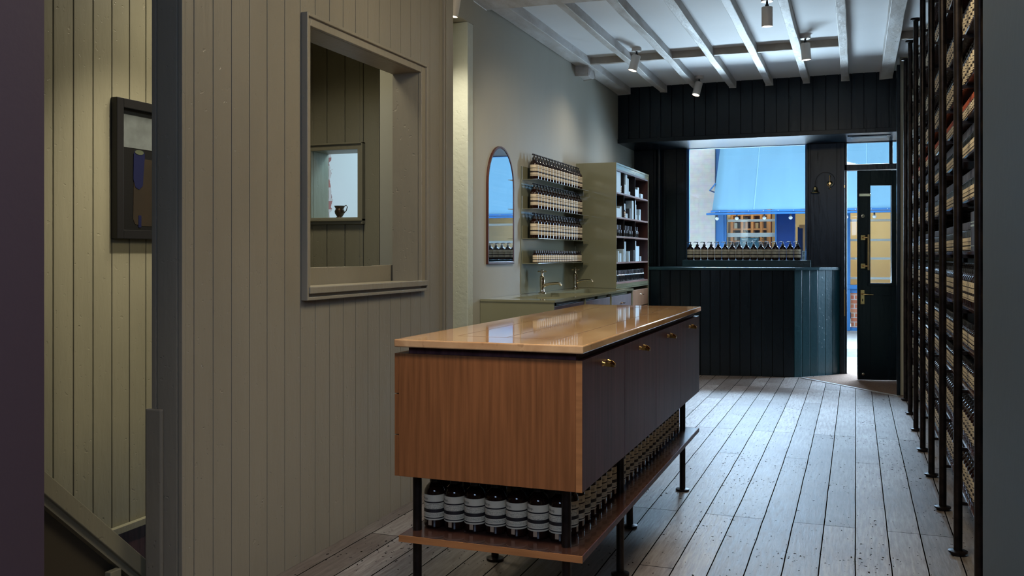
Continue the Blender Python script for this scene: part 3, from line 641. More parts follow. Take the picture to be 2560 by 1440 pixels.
# ------------------------------------------------------------------ wash counter
sk = thing('wash_counter', 'long olive green sink counter with walnut drawers along the plaster wall', 'counter', (-2.39, 5.82, 0))
X0, X1, Y0, Y1 = 0, .53, 0, 2.30
def basin_hole(b, x0, x1, y0, y1, holes, z0, z1):
    b.box(x0, holes[0][0], y0, y1, z0, z1); b.box(holes[0][1], x1, y0, y1, z0, z1)
    yy = y0
    for h in holes:
        b.box(h[0], h[1], yy, h[2], z0, z1); yy = h[3]
    b.box(holes[0][0], holes[0][1], yy, y1, z0, z1)
hs = [(.15,.49,.16,1.12),(.15,.49,1.22,2.20)]
b = B(); basin_hole(b, X0+.005, X1+.005, Y0-.004, Y1, hs, .955, .970); b.obj('counter_top', SINKG, sk)
for h in hs:
    b = B(); x0,x1,y0,y1 = h
    b.box(x0-.006,x0,y0-.006,y1+.006,.84,.955); b.box(x1,x1+.006,y0-.006,y1+.006,.84,.955); b.box(x0,x1,y0-.006,y0,.84,.955); b.box(x0,x1,y1,y1+.006,.84,.955); b.box(x0,x1,y0,y1,.834,.84)
    o = b.obj('basin', SINKG, sk); 
    b = B(); b.lathe([(.028,0),(.028,.004),(.02,.005)], c=((x0+x1)/2,(y0+y1)/2,.8401), seg=20); b.obj('drain', NICKEL, o, smooth=True)
b = B(); b.box(0.002, X1-.004, Y0, Y0+.016, 0, .955); b.obj('end_panel', SINKG, sk, bevel=.001)
b = B()
for y in (.76, 1.53, 2.284): b.box(.002, X1-.004, y, y+.016, .0, .955)
b.box(.002, X1-.03, 0.016, 2.284, 0, .10); b.obj('divider', SINKG, sk)
bx('back_panel', VOID, .002, .02, .016, 2.284, .1, .95, parent=sk)
def tpull(parent, x, y, z, mat=NICKEL):
    b = B(); b.tube([(x,y,z),(x+.022,y,z)], .004, seg=8); b.tube([(x+.022,y-.022,z),(x+.024,y,z),(x+.022,y+.022,z)], .0055, seg=8)
    b.lathe([(.009,0),(.009,.003)], c=(x,y,z), axis='X', seg=12); b.obj('drawer_pull', mat, parent, smooth=True)
for y in (.018, .778, 1.548):
    for (za, zb) in ((.755,.928),(.42,.745),(.105,.41)):
        ln = .740 if y < 1.5 else .734
        d = bx('drawer', WALNUT, .45, X1-.012, y, y+ln, za, zb, parent=sk, bevel=.002)
        tpull(d, X1-.012, y+ln/2, (za+zb)/2+.02)
# taps
def tap(x, y, lab):
    t = thing('brass_tap', lab, 'tap', (x, y, .970))
    b = B(); b.lathe([(.032,0),(.032,.006),(.020,.012),(.016,.035),(.020,.06),(.022,.10),(.019,.118),(.021,.122),(.021,.128),(.013,.134),(.009,.140),(.009,.158)], seg=24); b.obj('tap_body', NICKEL, t, smooth=True)
    b = B(); b.tube([(.008,0,.058),(.06,-.008,.073),(.13,-.018,.080),(.150,-.021,.079),(.164,-.023,.062)], [.014,.011,.009,.0105,.0095], seg=12); b.obj('spout', NICKEL, t, smooth=True)
    b = B(); b.lathe([(.010,.156),(.014,.165),(.012,.178),(.004,.184)], seg=16)
    for a in (20, 110, 200, 290):
        c, s = math.cos(R(a)), math.sin(R(a)); b.tube([(0,0,.170),(.026*c,.026*s,.170),(.034*c,.034*s,.170)], [.004,.005,.006], seg=8)
    b.obj('cross_handle', NICKEL, t, smooth=True)
tap(-2.30, 6.88, 'brass cross-head tap over the nearer sink'); tap(-2.32, 7.87, 'brass cross-head tap over the farther sink by the cabinet')
# splashback and four steel shelves
tag(bx('splashback', SPLASH, -2.389, -2.384, 6.63, 8.075, .972, 1.945), 'tall grey green splashback panel behind the wall shelves', 'splashback')
SZ = [1.846, 1.622, 1.395, 1.206]; SN = ['topmost', 'second', 'third', 'lowest']
for z, nm in zip(SZ, SN):
    t = thing('wall_shelf', 'thin folded metal wall shelf, %s of the four beside the mirror' % nm, 'shelf', (-2.384, 6.655, z))
    b = B(); b.box(.0035, .130, 0, 1.42, -.0035, 0); b.obj('shelf_board', SINKG, t, bevel=.001)
    b = B(); b.box(0, .0035, 0, 1.42, -.0035, .098); b.obj('back_plate', SINKG, t)
    b = B(); b.box(.002, .09, 1.37, 1.374, -.05, -.0035); b.obj('bracket', SINKG, t)

# ------------------------------------------------------------------ tall cabinet
cbn = thing('display_cabinet', 'tall olive cabinet with walnut shelves at the far end of the sinks', 'cabinet', (-2.39, 8.125, 0))
def cyb(y): return y - 8.125
D = .375; CW = 1.39
b = B(); b.box(0, D, 0, .012, .971, 2.10); b.box(0, D, CW-.012, CW, 0, 2.10); b.box(0, D, .012, CW-.012, 2.085, 2.10); b.box(0, .012, .012, CW-.012, .971, 2.085)
b.box(0, D+.0, .012, CW-.012, .958, .970); b.box(.01, D-.02, 0.0, CW-.012, 0, .1); b.box(0, D, 0, .012, 0, .957)
b.box(D-.02, D-.006, .012, CW-.012, 2.045, 2.085); b.box(D-.02, D-.004, .012, CW-.012, .972, 1.004)
b.obj('carcass', SINKG, cbn, bevel=.001)
lb = B(); lb.box(.014, .030, .014, CW-.014, 1.004, 2.045); lb.box(.014, D-.006, .014, .026, 1.004, 2.045); lb.box(.014, D-.006, CW-.026, CW-.014, 1.004, 2.045); lb.box(.014, D-.006, .026, CW-.026, 2.030, 2.045)
lb.obj('walnut_lining', MAHOG, cbn)
CZ = [1.838, 1.615, 1.440, 1.205, 1.020]
WED = M('shelf_edge_walnut', (.22, .12, .10), .35, var=.3, vscale=6, vstretch=(6,.6,6))
for z in CZ: bx('shelf', WED, .030, D-.004, .026, CW-.026, z-.016, z, parent=cbn, bevel=.001)
for y in (8.47, 8.93):
    b = B()
    tops = [2.030] + [z-.016 for z in CZ[:3]]
    for z, tz in zip(CZ[:4], tops): b.box(.03, D-.012, cyb(y), cyb(y)+.005, z, tz)
    b.obj('divider', STEEL, cbn)
for (ya, yb_) in ((.014, .690), (.700, CW-.014)):
    for (za, zb) in ((.765,.925),(.44,.755),(.11,.43)):
        d = bx('drawer', WALNUTLIT, .30, D-.004, ya, yb_, za, zb, parent=cbn, bevel=.002); tpull(d, D-.004, (ya+yb_)/2, (za+zb)/2+.03)

# cartons in the cabinet
ROWS = {0: [(8.21,8.37,.19),(8.51,8.57,.09),(8.58,8.65,.19),(8.655,8.69,.16),(8.695,8.74,.16),(8.745,8.80,.04),(8.97,9.18,.08),(9.19,9.25,.11),(9.26,9.36,.05)],
        1: [(8.21,8.37,.08),(8.38,8.43,.10),(8.44,8.465,.11),(8.57,8.65,.14),(8.66,8.75,.05),(8.76,8.83,.10),(8.84,8.925,.18),(8.96,9.0,.19),(9.01,9.055,.15),(9.06,9.10,.05),(9.11,9.145,.05),(9.15,9.2,.11)],
        3: [(8.27,8.305,.10),(8.31,8.355,.10),(8.36,8.445,.08),(8.447,8.467,.12),(8.51,8.535,.18),(8.54,8.68,.19),(8.69,8.735,.10),(8.88,8.92,.11),(8.97,9.0,.20),(9.01,9.05,.11),(9.06,9.235,.15),(9.24,9.28,.05)]}
RN = {0: 'top shelf', 1: 'second shelf', 3: 'fourth shelf'}
for r_, l in ROWS.items():
    order = 0
    for k, (a, c, h) in enumerate(l):
        dk = (r_, k) in ((1,5),(3,7))
        wd = c-a; kind = 'tall' if h > .13 else ('short' if h < .07 else 'medium')
        x1 = -2.04 + random.uniform(-.02, .015); dp = random.uniform(.06, .10)
        o = bx('carton', CARTON2 if dk else CARTON, x1-dp, x1, a+.001, c-.001, CZ[r_]+.0003, CZ[r_]+h, bevel=.001)
        tag(o, '%s %s %s carton, %s from the left on the cabinet %s' % (kind, 'wide' if wd > .1 else 'narrow', 'black' if dk else 'pale', ORD[k], RN[r_]), 'carton', 'cartons in the cabinet')

# ------------------------------------------------------------------ bottles
def lbl(r, z0, z1, a0, a1, mi=0, seg=26):
    vs = []; fs = []
    for i in range(seg+1):
        a = a0 + (a1-a0)*i/seg
        for rr, z in ((r, z0), (r, z1)): vs.append((rr*math.cos(a), rr*math.sin(a), z))
    for i in range(seg): fs.append((2*i, 2*i+2, 2*i+3, 2*i+1))
    return vs, fs
TV, TF = text_geo('A\u0113sop.', .0125)
TW = max(v[0] for v in TV)
def make_bottle(name, pump, loc):
    t = thing(name, 'x', 'bottle', loc)
    prof = [(.030,0),(.0355,.004),(.0365,.010),(.0365,.118),(.035,.127),(.028,.140),(.018,.150),(.0135,.154),(.0135,.160)]
    b = B(); b.lathe(prof, seg=28); b.obj('bottle_glass', AMBER, t, smooth=True)
    b = B(); v, f = lbl(.0370, .028, .114, R(-90-128), R(-90+128)); b.add(v, f, 0)
    v2 = []
    for x, y, z in TV:
        a = R(-90-50) + (x)/.0373; v2.append((.0373*math.cos(a), .0373*math.sin(a), .0975+y))
    b.add(v2, TF, 1)
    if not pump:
        v, f = lbl(.0368, .010, .0275, R(-90+4), R(-90+24), seg=4); b.add(v, f, 2)  # tan tab paints the label's reflection in the bottle base
    b.obj('label', [LABEL, INK, LABELREFL], t, smooth=False)
    if pump:
        b = B(); b.lathe([(.0165,.152),(.0165,.168),(.015,.171),(.008,.173),(.008,.181),(.0045,.182),(.0045,.190)], seg=20)
        b.lathe([(.010,.188),(.010,.196),(.008,.198)], seg=16); b.tube([(0,0,.193),(-.018,0,.196),(-.034,0,.195),(-.041,0,.188)], [.0055,.0048,.004,.0035], seg=8); b.obj('pump', RUBBER, t, smooth=True)
    else:
        b = B(); b.lathe([(.0165,.153),(.0165,.176),(.015,.178)], seg=20); b.obj('cap', BLACK, t, smooth=True)
    return t
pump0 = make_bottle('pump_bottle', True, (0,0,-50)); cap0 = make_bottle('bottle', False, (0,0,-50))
used = set()
def place(proto, loc, rz, label, group, sc=None):
    if proto.name not in used:
        used.add(proto.name); proto.location = loc; proto.rotation_euler = (0,0,rz); proto['label'] = label; proto['group'] = group
        if sc: proto.scale = (sc,)*3
        return proto
    return dup(proto, loc, rz, label, group, sc)
# wall shelves
for z, nm in zip(SZ[:3], ['top', 'second', 'third']):
    for k in range(17):
        place(pump0, (-2.318, 6.745 + k*.0752, z+.0004), R(90)+random.uniform(-.05,.05), 'amber pump bottle with cream label on the %s metal wall shelf' % nm, 'pump bottles on the %s wall shelf' % nm)
# window ledge
for k in range(16):
    place(pump0, (-1.715 + k*.0755, 10.30, 1.2134), R(8)+random.uniform(-.06,.06), 'amber pump bottle standing in the row on the shop window ledge', 'pump bottles in the window')
# island, front row of seven then the two long sides
IL = .3284
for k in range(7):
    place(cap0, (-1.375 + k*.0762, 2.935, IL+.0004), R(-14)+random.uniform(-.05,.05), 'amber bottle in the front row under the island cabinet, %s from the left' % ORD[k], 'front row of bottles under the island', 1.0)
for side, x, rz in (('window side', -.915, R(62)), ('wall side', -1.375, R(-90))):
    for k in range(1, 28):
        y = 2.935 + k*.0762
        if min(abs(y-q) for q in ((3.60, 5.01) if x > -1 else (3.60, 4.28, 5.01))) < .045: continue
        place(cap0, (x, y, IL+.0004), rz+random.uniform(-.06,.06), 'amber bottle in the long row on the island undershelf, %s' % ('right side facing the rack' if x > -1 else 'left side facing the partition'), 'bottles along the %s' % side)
# small bottles
def small_proto(name, h, r, capm, bodym, caph, capr):
    b = B(); b.lathe([(r*.9,0),(r,.003),(r,h),(r*.8,h+.006),(capr*.8,h+.010),(capr*.8,h+.014)], seg=16, mi=0)
    b.lathe([(capr,h+.012),(capr,h+.012+caph),(capr*.9,h+.014+caph)], seg=14, mi=1)
    v, f = lbl(r+.0005, .008, min(.060, h-.004), R(-90-125), R(-90+125), seg=16); b.add(v, f, 2)
    o = b.obj(name, [bodym, capm, SLABEL], smooth=True); o.location = (0,0,-50); o['category'] = 'bottle'; return o
sm0 = small_proto('small_bottle', .066, .022, BLACK, AMBER, .018, .012)
red0 = small_proto('red_capped_bottle', .058, .020, M('rust_cap', (.35,.07,.03), .5), AMBER, .024, .012)
def vial_proto():
    b = B(); b.lathe([(.018,0),(.020,.003),(.020,.060),(.013,.066)], seg=16, mi=0); b.lathe([(.0125,.064),(.0125,.105),(.0115,.106)], seg=14, mi=1)
    o = b.obj('vial', [DARKGLASS, BLACK], smooth=True); o.location = (0,0,-50); o['category'] = 'bottle'; return o
vial0 = vial_proto()
slim0 = small_proto('slim_bottle', .085, .017, TINB, DARKGLASS, .030, .011)
for k in range(26):
    place(sm0, (-2.31, 6.74 + k*.0485, SZ[3]+.0004), R(90), 'small amber bottle with black cap on the lowest metal wall shelf', 'small bottles on the lowest wall shelf')
k = 0
for y in [8.175+i*.0425*1.5 for i in range(16)]:
    if min(abs(y-8.4725), abs(y-8.9325)) < .026: y += .03
    place(vial0, (-2.06, y, CZ[2]+.0004), 0, 'dark vial with tall black cap on the third cabinet shelf', 'vials on the third cabinet shelf')
for i in range(24):
    place(vial0, (-2.06, 8.178+i*.0535, CZ[4]+.0004), 0, 'dark vial with tall black cap on the bottom cabinet shelf', 'vials on the bottom cabinet shelf')
for kk, (y, z) in enumerate(((8.41, CZ[0]), (8.53, CZ[1]))):
    o = small_proto('dark_bottle', .07, .022, BLACK, DARKGLASS, .018, .012); o.location = (-2.06+.01*kk, y, z+.0004)
    tag(o, ['dark round bottle between pale cartons on the cabinet top shelf', 'dark round bottle among cartons on the cabinet second shelf'][kk], 'bottle')

# ------------------------------------------------------------------ island
IX0, IX1, IY0, IY1 = -1.44, -.80, 2.79, 5.09
isl = thing('island_cabinet', 'long teak and walnut island with polished stone top on steel legs', 'island cabinet', (-1.12, 3.94, 0))
def ib(): 
    b = B(); b.M = Matrix.Translation((1.12, -3.94, 0)); return b
b = ib(); b.box(IX0-.008, IX1+.008, IY0-.02, IY1+.01, .962, .988); b.obj('stone_top', STONE, isl, bevel=.004)
b = ib(); b.box(IX0+.03, IX1-.025, IY0+.015, IY1-.02, .939, .962); b.obj('shadow_gap_frame', WALNUT, isl)
b = ib(); b.box(IX0, IX1-.021, IY0, IY0+.02, .527, .939); b.obj('end_panel', TEAK, isl, bevel=.001)
b = ib(); b.box(IX0+.0, IX1-.021, IY0+.02, IY1, .527, .939); b.obj('carcass', WALNUT, isl)
dy = [IY0, 3.356, 3.928, 4.51, IY1]
for i in range(4):
    b = ib(); b.box(IX1-.0205, IX1, dy[i]+(.0015 if i else 0), dy[i+1]-.0015, .527, .939, 0)
    d = b.obj('door', [WALNUT], isl, bevel=.001)
    if i == 0:
        b = ib(); b.box(IX1-.0205, IX1-.0005, IY0-.0012, IY0, .527, .939); b.obj('door_edge', EDGE, d)
    yc = (dy[i]+dy[i+1])/2; b = ib()
    # bow handle: two flared feet and a flat curved grip
    n = 12; vs = []; fs_ = []
    for k in range(n+1):
        t = k/n; a = (t-.5)*2; y = yc + a*.038; x = IX1 + .006 + .024*(1-abs(a)**4) ; hh = .0035 + .004*abs(a)**4
        for dx, dz in ((0,-hh),(.003,-hh),(.003,hh),(0,hh)): vs.append((x+dx, y, .902+dz-.010*(1-a*a)))
    for k in range(n):
        for q in range(4):
            r_ = (q+1) % 4; fs_.append((k*4+q, k*4+r_, (k+1)*4+r_, (k+1)*4+q))
    fs_ += [(0,1,2,3), tuple(n*4+q for q in (3,2,1,0))]
    b.add(vs, fs_)
    for sgn in (-1, 1):
        b.tube([(IX1, yc+sgn*.038, .903), (IX1+.010, yc+sgn*.038, .903)], [.009,.004], seg=12)
    b.obj('handle', BRASS, d, smooth=True)
for za, zb in ((.527,.664),(.667,.802),(.805,.939)):
    for k in range(4):
        b = ib(); b.box(IX0-.016, IX0-.001, dy[k]+.001, dy[k+1]-.001, za, zb); b.obj('drawer', TEAK, isl, bevel=.001)
# frame below
b = ib(); b.box(IX0+.02, IX1-.06, 2.85, 2.885, .512, .527); b.box(-1.425, -1.395, 2.85, 5.03, .512, .527); b.box(-.892, -.862, 2.85, 5.03, .512, .527); b.box(IX0+.02, IX1-.06, 5.0, 5.03, .512, .527)
b.obj('steel_frame', STEEL, isl, bevel=.001)
for (x, y) in ((-1.41,2.87),(-.877,2.87),(-1.41,3.60),(-.877,3.60),(-1.41,4.28),(-.99,4.25),(-1.41,5.01),(-.877,5.01)):
    b = ib(); b.lathe([(.0155,.012),(.0155,.512)], c=(x,y,0), seg=20); lg = b.obj('leg', STEEL, isl, smooth=True)
    b = ib(); b.lathe([(.030,0),(.036,.002),(.036,.010),(.020,.014)], c=(x,y,0), seg=24); b.obj('foot', STEEL, lg, smooth=True)
b = ib(); b.box(IX0+.004, IX1-.004, IY0+.004, IY1-.004, .308, .328); sh = b.obj('undershelf', SHELFW, isl)
b = ib(); b.box(IX0, IX1, IY0, IY0+.004, .307, .3285)
b.obj('shelf_edging', EDGE, sh)
b = ib(); b.box(IX0, IX0+.004, IY0+.004, IY1, .307, .3285); b.box(IX1-.004, IX1, IY0+.004, IY1, .307, .3285); b.box(IX0+.004,IX1-.004,IY1-.004,IY1,.307,.3285)
b.obj('shelf_edging', WALNUT, sh, bevel=.001)
# fine inlay lines on the stone top
b = ib(); zt = .9884
for a in ((-1.30,-.93,2.96,2.962),(-1.30,-1.298,2.962,4.9),(-.932,-.93,2.962,4.9),(-1.12,-1.118,2.962,3.5),(-1.298,-.932,4.898,4.9)): b.box(a[0],a[1],a[2],a[3],zt-.0006,zt)
b.obj('inlay_line', M('inlay_brown', (.12,.07,.04), .3), isl)

# ------------------------------------------------------------------ bottle rack
RX0, RX1 = .405, .80
rk = thing('bottle_rack', 'floor to ceiling dark steel rack of bottle shelves along the right wall', 'rack', (.6, 5.8, 0))
def rb():
    b = B(); b.M = Matrix.Translation((-.6, -5.8, 0)); return b
PY = [2.87 + .737*k for k in range(9)]
RZ = [.238,.467,.712,.875,1.05,1.283,1.50,1.69,1.85,2.0,2.213,2.50,2.74]
def proto_part(b, name, mat, parent=None, smooth=True): return b.obj(name, mat, parent, smooth=smooth)
pb = B(); pb.lathe([(.0175,.018),(.0175,2.955)], seg=20); post0 = None
ffb = B(); ffb.lathe([(.026,0),(.030,.002),(.030,.007),(.038,.010),(.038,.017),(.020,.021)], seg=24)
ttb = B(); ttb.lathe([(.018,2.955),(.036,2.962),(.036,2.975)], seg=24)
for ix, x in enumerate((RX0, RX1)):
    for y in PY:
        if post0 is None:
            post0 = pb.obj('post', STEEL, rk, smooth=True); foot0 = ffb.obj('foot', STEEL, post0, smooth=True); top0 = ttb.obj('top_flange', STEEL, post0, smooth=True)
            post0.location = (x-.6, y-5.8, 0)
        else:
            p = post0.copy(); COL.objects.link(p); p.location = (x-.6, y-5.8, 0); p.parent = rk
            for c in (foot0, top0): q = c.copy(); COL.objects.link(q); q.parent = p
for z in RZ:
    b = rb(); b.box(RX0+.030, RX1-.02, PY[0]-.1, PY[-1]+.12, z-.012, z); b.obj('shelf', SHELFW, rk, bevel=.001)
ab = B(); ab.box(0, RX1-RX0, -.006, .006, -.027, -.0125); arm0 = None; cnt = 0; restb = rb()
for y in reversed(PY[1:]):
    for z in RZ:
        if cnt < 100 and y < 8.7:
            if arm0 is None: arm0 = ab.obj('shelf_arm', STEEL, rk); arm0.location = (RX0-.6, y-5.8, z)
            else: a = arm0.copy(); COL.objects.link(a); a.parent = rk; a.location = (RX0-.6, y-5.8, z)
            cnt += 1
        else: restb.box(RX0, RX1, y-.006, y+.006, z-.027, z-.0125)
for z in RZ: restb.box(RX0, RX1, PY[0]-.006, PY[0]+.006, z-.027, z-.0125)
ro = restb.obj('shelf_arm', STEEL, rk); ro['kind'] = 'stuff'

# bottles on the rack
LV = ['lowest','second','third','fourth','fifth','sixth','seventh','eighth','ninth','tenth','eleventh','twelfth','thirteenth']
kinds = {0:'p',1:'p',2:'s',3:'s',4:'p',5:'l',6:'l',7:'l',8:'r',9:'p',10:'p',11:'p',12:'s'}
protos = {'p':pump0,'s':sm0,'l':slim0,'r':red0}
step = {'p':.071,'s':.050,'l':.042,'r':.046}
nmn = {'p':'amber pump bottle with cream label','s':'small amber bottle with black cap','l':'slim dark bottle with grey cap','r':'small amber bottle with rust cap'}
RXF = RX0 + .075
cntk = {'p': 0, 's': 0, 'l': 0, 'r': 0}; lim = {'p': 168, 's': 240, 'l': 296, 'r': 300}
rest = {k: [] for k in protos}
items = []
for lv, z in enumerate(RZ):
    kd = kinds[lv]; y = 3.50
    while y < 9.0:
        if min(abs(y-p) for p in PY) > -1: items.append((y, lv, z, kd))
        y += step[kd]
items.sort()
for y, lv, z, kd in items:
    if lv == 12 and y < 4.0: pass
    if kd == 'l' and lv == 5 and (4.02 < y < 4.24 or 3.62 < y < 3.70): continue
    x = RXF + {'p':0,'s':-.012,'l':-.012,'r':-.012}[kd]
    if cntk[kd] < lim[kd]:
        cntk[kd] += 1
        place(protos[kd], (x, y, z+.0004), R(-90+12)+random.uniform(-.08,.08), nmn[kd]+' on the %s shelf up of the tall steel rack' % LV[lv], 'rack bottles on the %s shelf' % LV[lv], .92 if kd == 'p' else None)
    else: rest[kd].append((x, y, z+.0004))
def merged(proto, spots, name, label, sc=1):
    src = [proto] if proto.type == 'MESH' else list(proto.children)
    V = []; F = []; MI = []; mats = []
    for x, y, z in spots:
        for s in src:
            me = s.data; off = len(V); ca, sa = math.cos(R(-78)), math.sin(R(-78))
            base = []
            for m in me.materials:
                if m not in mats: mats.append(m)
            for v in me.vertices: V.append(((v.co.x*ca - v.co.y*sa)*sc + x, (v.co.x*sa + v.co.y*ca)*sc + y, v.co.z*sc + z))
            for p in me.polygons: F.append(tuple(i+off for i in p.vertices)); MI.append(mats.index(me.materials[p.material_index]))
    b = B(); b.v = V; b.f = F; b.m = MI
    o = b.obj(name, mats, smooth=True); tag(o, label, 'bottles', kind='stuff'); return o
# the merged far bottles carry their own stripes: label materials read heights shelf by shelf
def far_object(kd, name, label):
    if not rest[kd]: return
    proto = protos[kd]
    sc = .92 if kd == 'p' else 1; o = merged(proto, rest[kd], name, label, sc)
    # replace the label material by one that repeats per shelf, through a stored height attribute
    me = o.data; at = me.attributes.new('bottle_height', 'FLOAT', 'POINT')
    zs = sorted(set(round(s[2], 4) for s in rest[kd]))
    vals = []
    for v in me.vertices:
        zz = v.co.z; base = max([q for q in zs if q <= zz + .0005] or [zs[0]]); vals.append((zz - base)/sc)
    at.data.foreach_set('value', vals)
    for i, m in enumerate(list(me.materials)):
        if m in (LABEL, SLABEL):
            c = m.copy(); c.name = m.name + '_far'; nt = c.node_tree
            mr = [n for n in nt.nodes if n.type == 'MAP_RANGE'][0]
            a = nt.nodes.new('ShaderNodeAttribute'); a.attribute_name = 'bottle_height'; nt.links.new(a.outputs['Fac'], mr.inputs[0]); me.materials[i] = c
far_object('p', 'pump_bottle_rows', 'far rows of amber pump bottles toward the door end of the rack')
far_object('s', 'small_bottle_rows', 'far rows of small black-capped bottles toward the door end of the rack')
far_object('l', 'slim_bottle_rows', 'far rows of slim dark bottles toward the door end of the rack')
far_object('r', 'red_capped_bottle_rows', 'far rows of rust-capped bottles toward the door end of the rack')
# blue-grey tins on the sixth shelf
for k, (y, h) in enumerate(((3.66, .17), (4.06, .16), (4.115, .16), (4.17, .16))):
    b = B(); b.box(-.022, .022, -.024, .024, 0, h, 0); b.box(-.0225, .0225, -.0245, .0245, h-.060, h-.052, 1); b.box(-.0225, .0225, -.0245, .0245, h-.045, h-.040, 1); b.box(-.0225, .0225, -.0245, .0245, .02, .024, 1)
    o = b.obj('tin', [TINB, CARTON], bevel=.001); o.location = (RX0+.055, y, 1.2834 if k else 1.2834)
    tag(o, 'blue grey striped tin on the sixth rack shelf, %s from the near end' % ORD[k], 'tin', 'tins on the rack')

# ------------------------------------------------------------------ the street and the shop opposite
struct(bx('floor_pavement_near', KERB, -7, 5, 10.62, 11.5, -.10, -.01))
struct(bx('floor_street', ROAD, -7, 5, 11.5, 13.45, -.25, -.12))
b = B(); x = -7
while x < 5: b.box(x+.003, x+.9, 13.45, 13.65, -.2, .0); x += .903
struct(b.obj('floor_kerb', KERB, bevel=.01))
b = B(); x = -7
while x < 5:
    y = 13.655
    while y < 16.4: b.box(x+.004, x+.596, y+.004, y+.70, -.1, .0); y += .705
    x += .6
struct(b.obj('floor_pavement', KERB, bevel=.004))
struct(bx('wall_street_white', WHITEBRICK, -7, -2.30, 16.35, 16.6, 0, 3.35))
struct(bx('trim_8', BLUEP, -2.30, -2.16, 16.42, 16.6, 0, 3.3, bevel=.01))
sf = thing('blue_shopfront', 'blue painted shopfront with lit windows across the street', 'shopfront', (-.7, 16.5, 0))
def sbx(b, *a): return b.box(a[0]+.7, a[1]+.7, a[2]-16.5, a[3]-16.5, a[4], a[5])
b = B(); sbx(b, -2.16, 3, 16.5, 16.62, 2.30, 3.3); sbx(b, -.17, -.088, 16.44, 16.6, 0, 2.3); sbx(b, -1.30, -1.274, 16.46, 16.6, .6, 2.3)
sbx(b, -2.16, 3, 16.42, 16.62, .70, .77); sbx(b, -2.16, 3, 16.48, 16.62, .63, .70); sbx(b, -2.165, -2.12, 16.46, 16.6, .6, 2.3); sbx(b, -.17, 3, 16.47, 16.6, 0, .06)
b.obj('frame', BLUEP, sf, bevel=.006)
b = B(); sbx(b, -1.274, -.97, 16.48, 16.6, 0, 2.3); sbx(b, -.97, -.17, 16.5, 16.6, 0, .77); b.obj('side_panel', NAVY, sf, bevel=.006)
b = B(); b.box(-.17+.7+.09, 3.7, -.01, .1, .06, .63); b.box(-2.16+.7, -1.30+.7, -.01, .1, 0, .63); b.obj('brick_plinth', REDBRICK, sf)
b = B(); sbx(b, -2.12, -1.30, 16.53, 16.536, .77, 2.3); sbx(b, -.088, 3, 16.53, 16.536, .77, 2.3); sbx(b, -.97, -.17, 16.53, 16.536, .77, 2.3); b.obj('pane', GLASS, sf)
b = B()
for z, h in ((1.845, .045), (1.58, .07)): sbx(b, -2.12, -1.30, 16.56, 16.60, z, z+h)
b.obj('window_rail', WHITES, sf, bevel=.003)
b = B()
for z in (1.83, 1.50, 1.19, .86): sbx(b, -.088, 3, 16.60, 16.85, z, z+.035)
b.obj('window_shelf', WHITES, sf)
# interior of the opposite shop
b = B(); b.box(-2.2, 3, 18.2, 18.3, 0, 2.5); b.box(-2.3, -2.2, 16.6, 18.3, 0, 2.5); b.box(3, 3.1, 16.6, 18.3, 0, 2.5); b.box(-.6,-.5,17.6,18.2,0,2.5); struct(b.obj('wall_shop_opposite', YELLOW))
struct(bx('floor_shop_opposite', PINE, -2.3, 3.1, 16.6, 18.3, .2, .3)); struct(bx('ceiling_shop_opposite', YELLOW, -2.3, 3.1, 16.62, 18.3, 2.5, 2.6))
ps_ = thing('pine_shelving', 'pine shelving unit inside the shop opposite, left window', 'shelving', (-1.95, 17.3, .3))
b = B()
for x in (-.20, -.02, .16, .32, .44): b.box(x, x+.045, -.02, .03, 0, 2.1)
for x in (-.20, -.02, .16, .32, .44): b.box(x+.012, x+.04, .33, .36, 0, 2.1)
b.obj('upright', PINE, ps_)
b = B()
for z in (.55, .95, 1.2, 1.42, 1.68): b.box(-.18, .46, 0, .35, z, z+.03)
b.obj('shelf', PINE, ps_)
bx('back_panel', MAHOG, -.22, .50, .37, .39, 0, 2.1, parent=ps_)
for k in range(16):
    xx = -2.13 + .04 + (k % 4)*.165 + random.uniform(0,.05); zz = .3+[.98,1.23,1.45,.58][k//4]
    o = bx('shop_box', [CARTON, PINE, YELLOW, CARTON2][k % 4], xx, xx+random.uniform(.03,.06), 17.345, 17.44, zz+.0005, zz+random.uniform(.08,.17))
    tag(o, '%s box, %s from the left on the pine shelving, %s level' % (['pale','pine','yellow','black'][k % 4], ORD[k % 4], ['second','third','top','lowest'][k//4]), 'box', 'goods in the shop opposite')
pu = thing('wooden_frame', 'upright wooden frame in the dark window right of the navy panel', 'frame', (-.82, 16.75, .3))
b = B(); b.box(-.10, .25, 0, .05, 1.43, 1.49); b.box(-.04, .03, 0, .05, 0, 1.43); b.obj('post', PINE, pu)
bx('backing', NAVY, -.13, .25, .08, .09, 0, 1.45, parent=pu)
# chalk sign with handwriting stroke
sg = thing('chalk_sign', 'teal hanging chalk sign in the left window opposite', 'sign', (-1.75, 16.64, 1.30))
bx('board', SIGNB, -.16, .16, 0, .012, 0, .27, parent=sg, bevel=.002)
b = B(); b.tube([(-.13+.0105*i, -.003, .245-.02*math.sin(math.pi*i/25)) for i in range(26)], .003, seg=5)
b.tube([(-.10+.0075*i, -.003, .175+.0013*i+.014*math.sin(i*1.9)+.008*math.sin(i*.7)) for i in range(28)], .0028, seg=5); b.obj('chalk_lines', WHITE, sg)
pt = thing('hanging_plant', 'dark trailing leafy plant in the left window opposite', 'plant', (-1.50, 16.66, 1.33))
b = B(); b.tube([(0,0,-.30),(.01,0,0),(.0,0,.33)], .004, seg=5)
for i in range(26):
    z = -.28+.023*i; s_ = 1 if i % 2 else -1; b.add([(0,0,z),(s_*.035,-.01,z+.012),(s_*.05,-.012,z+.03),(s_*.02,0,z+.024)], [(0,1,2,3)])
b.obj('leaves', LEAF, pt)
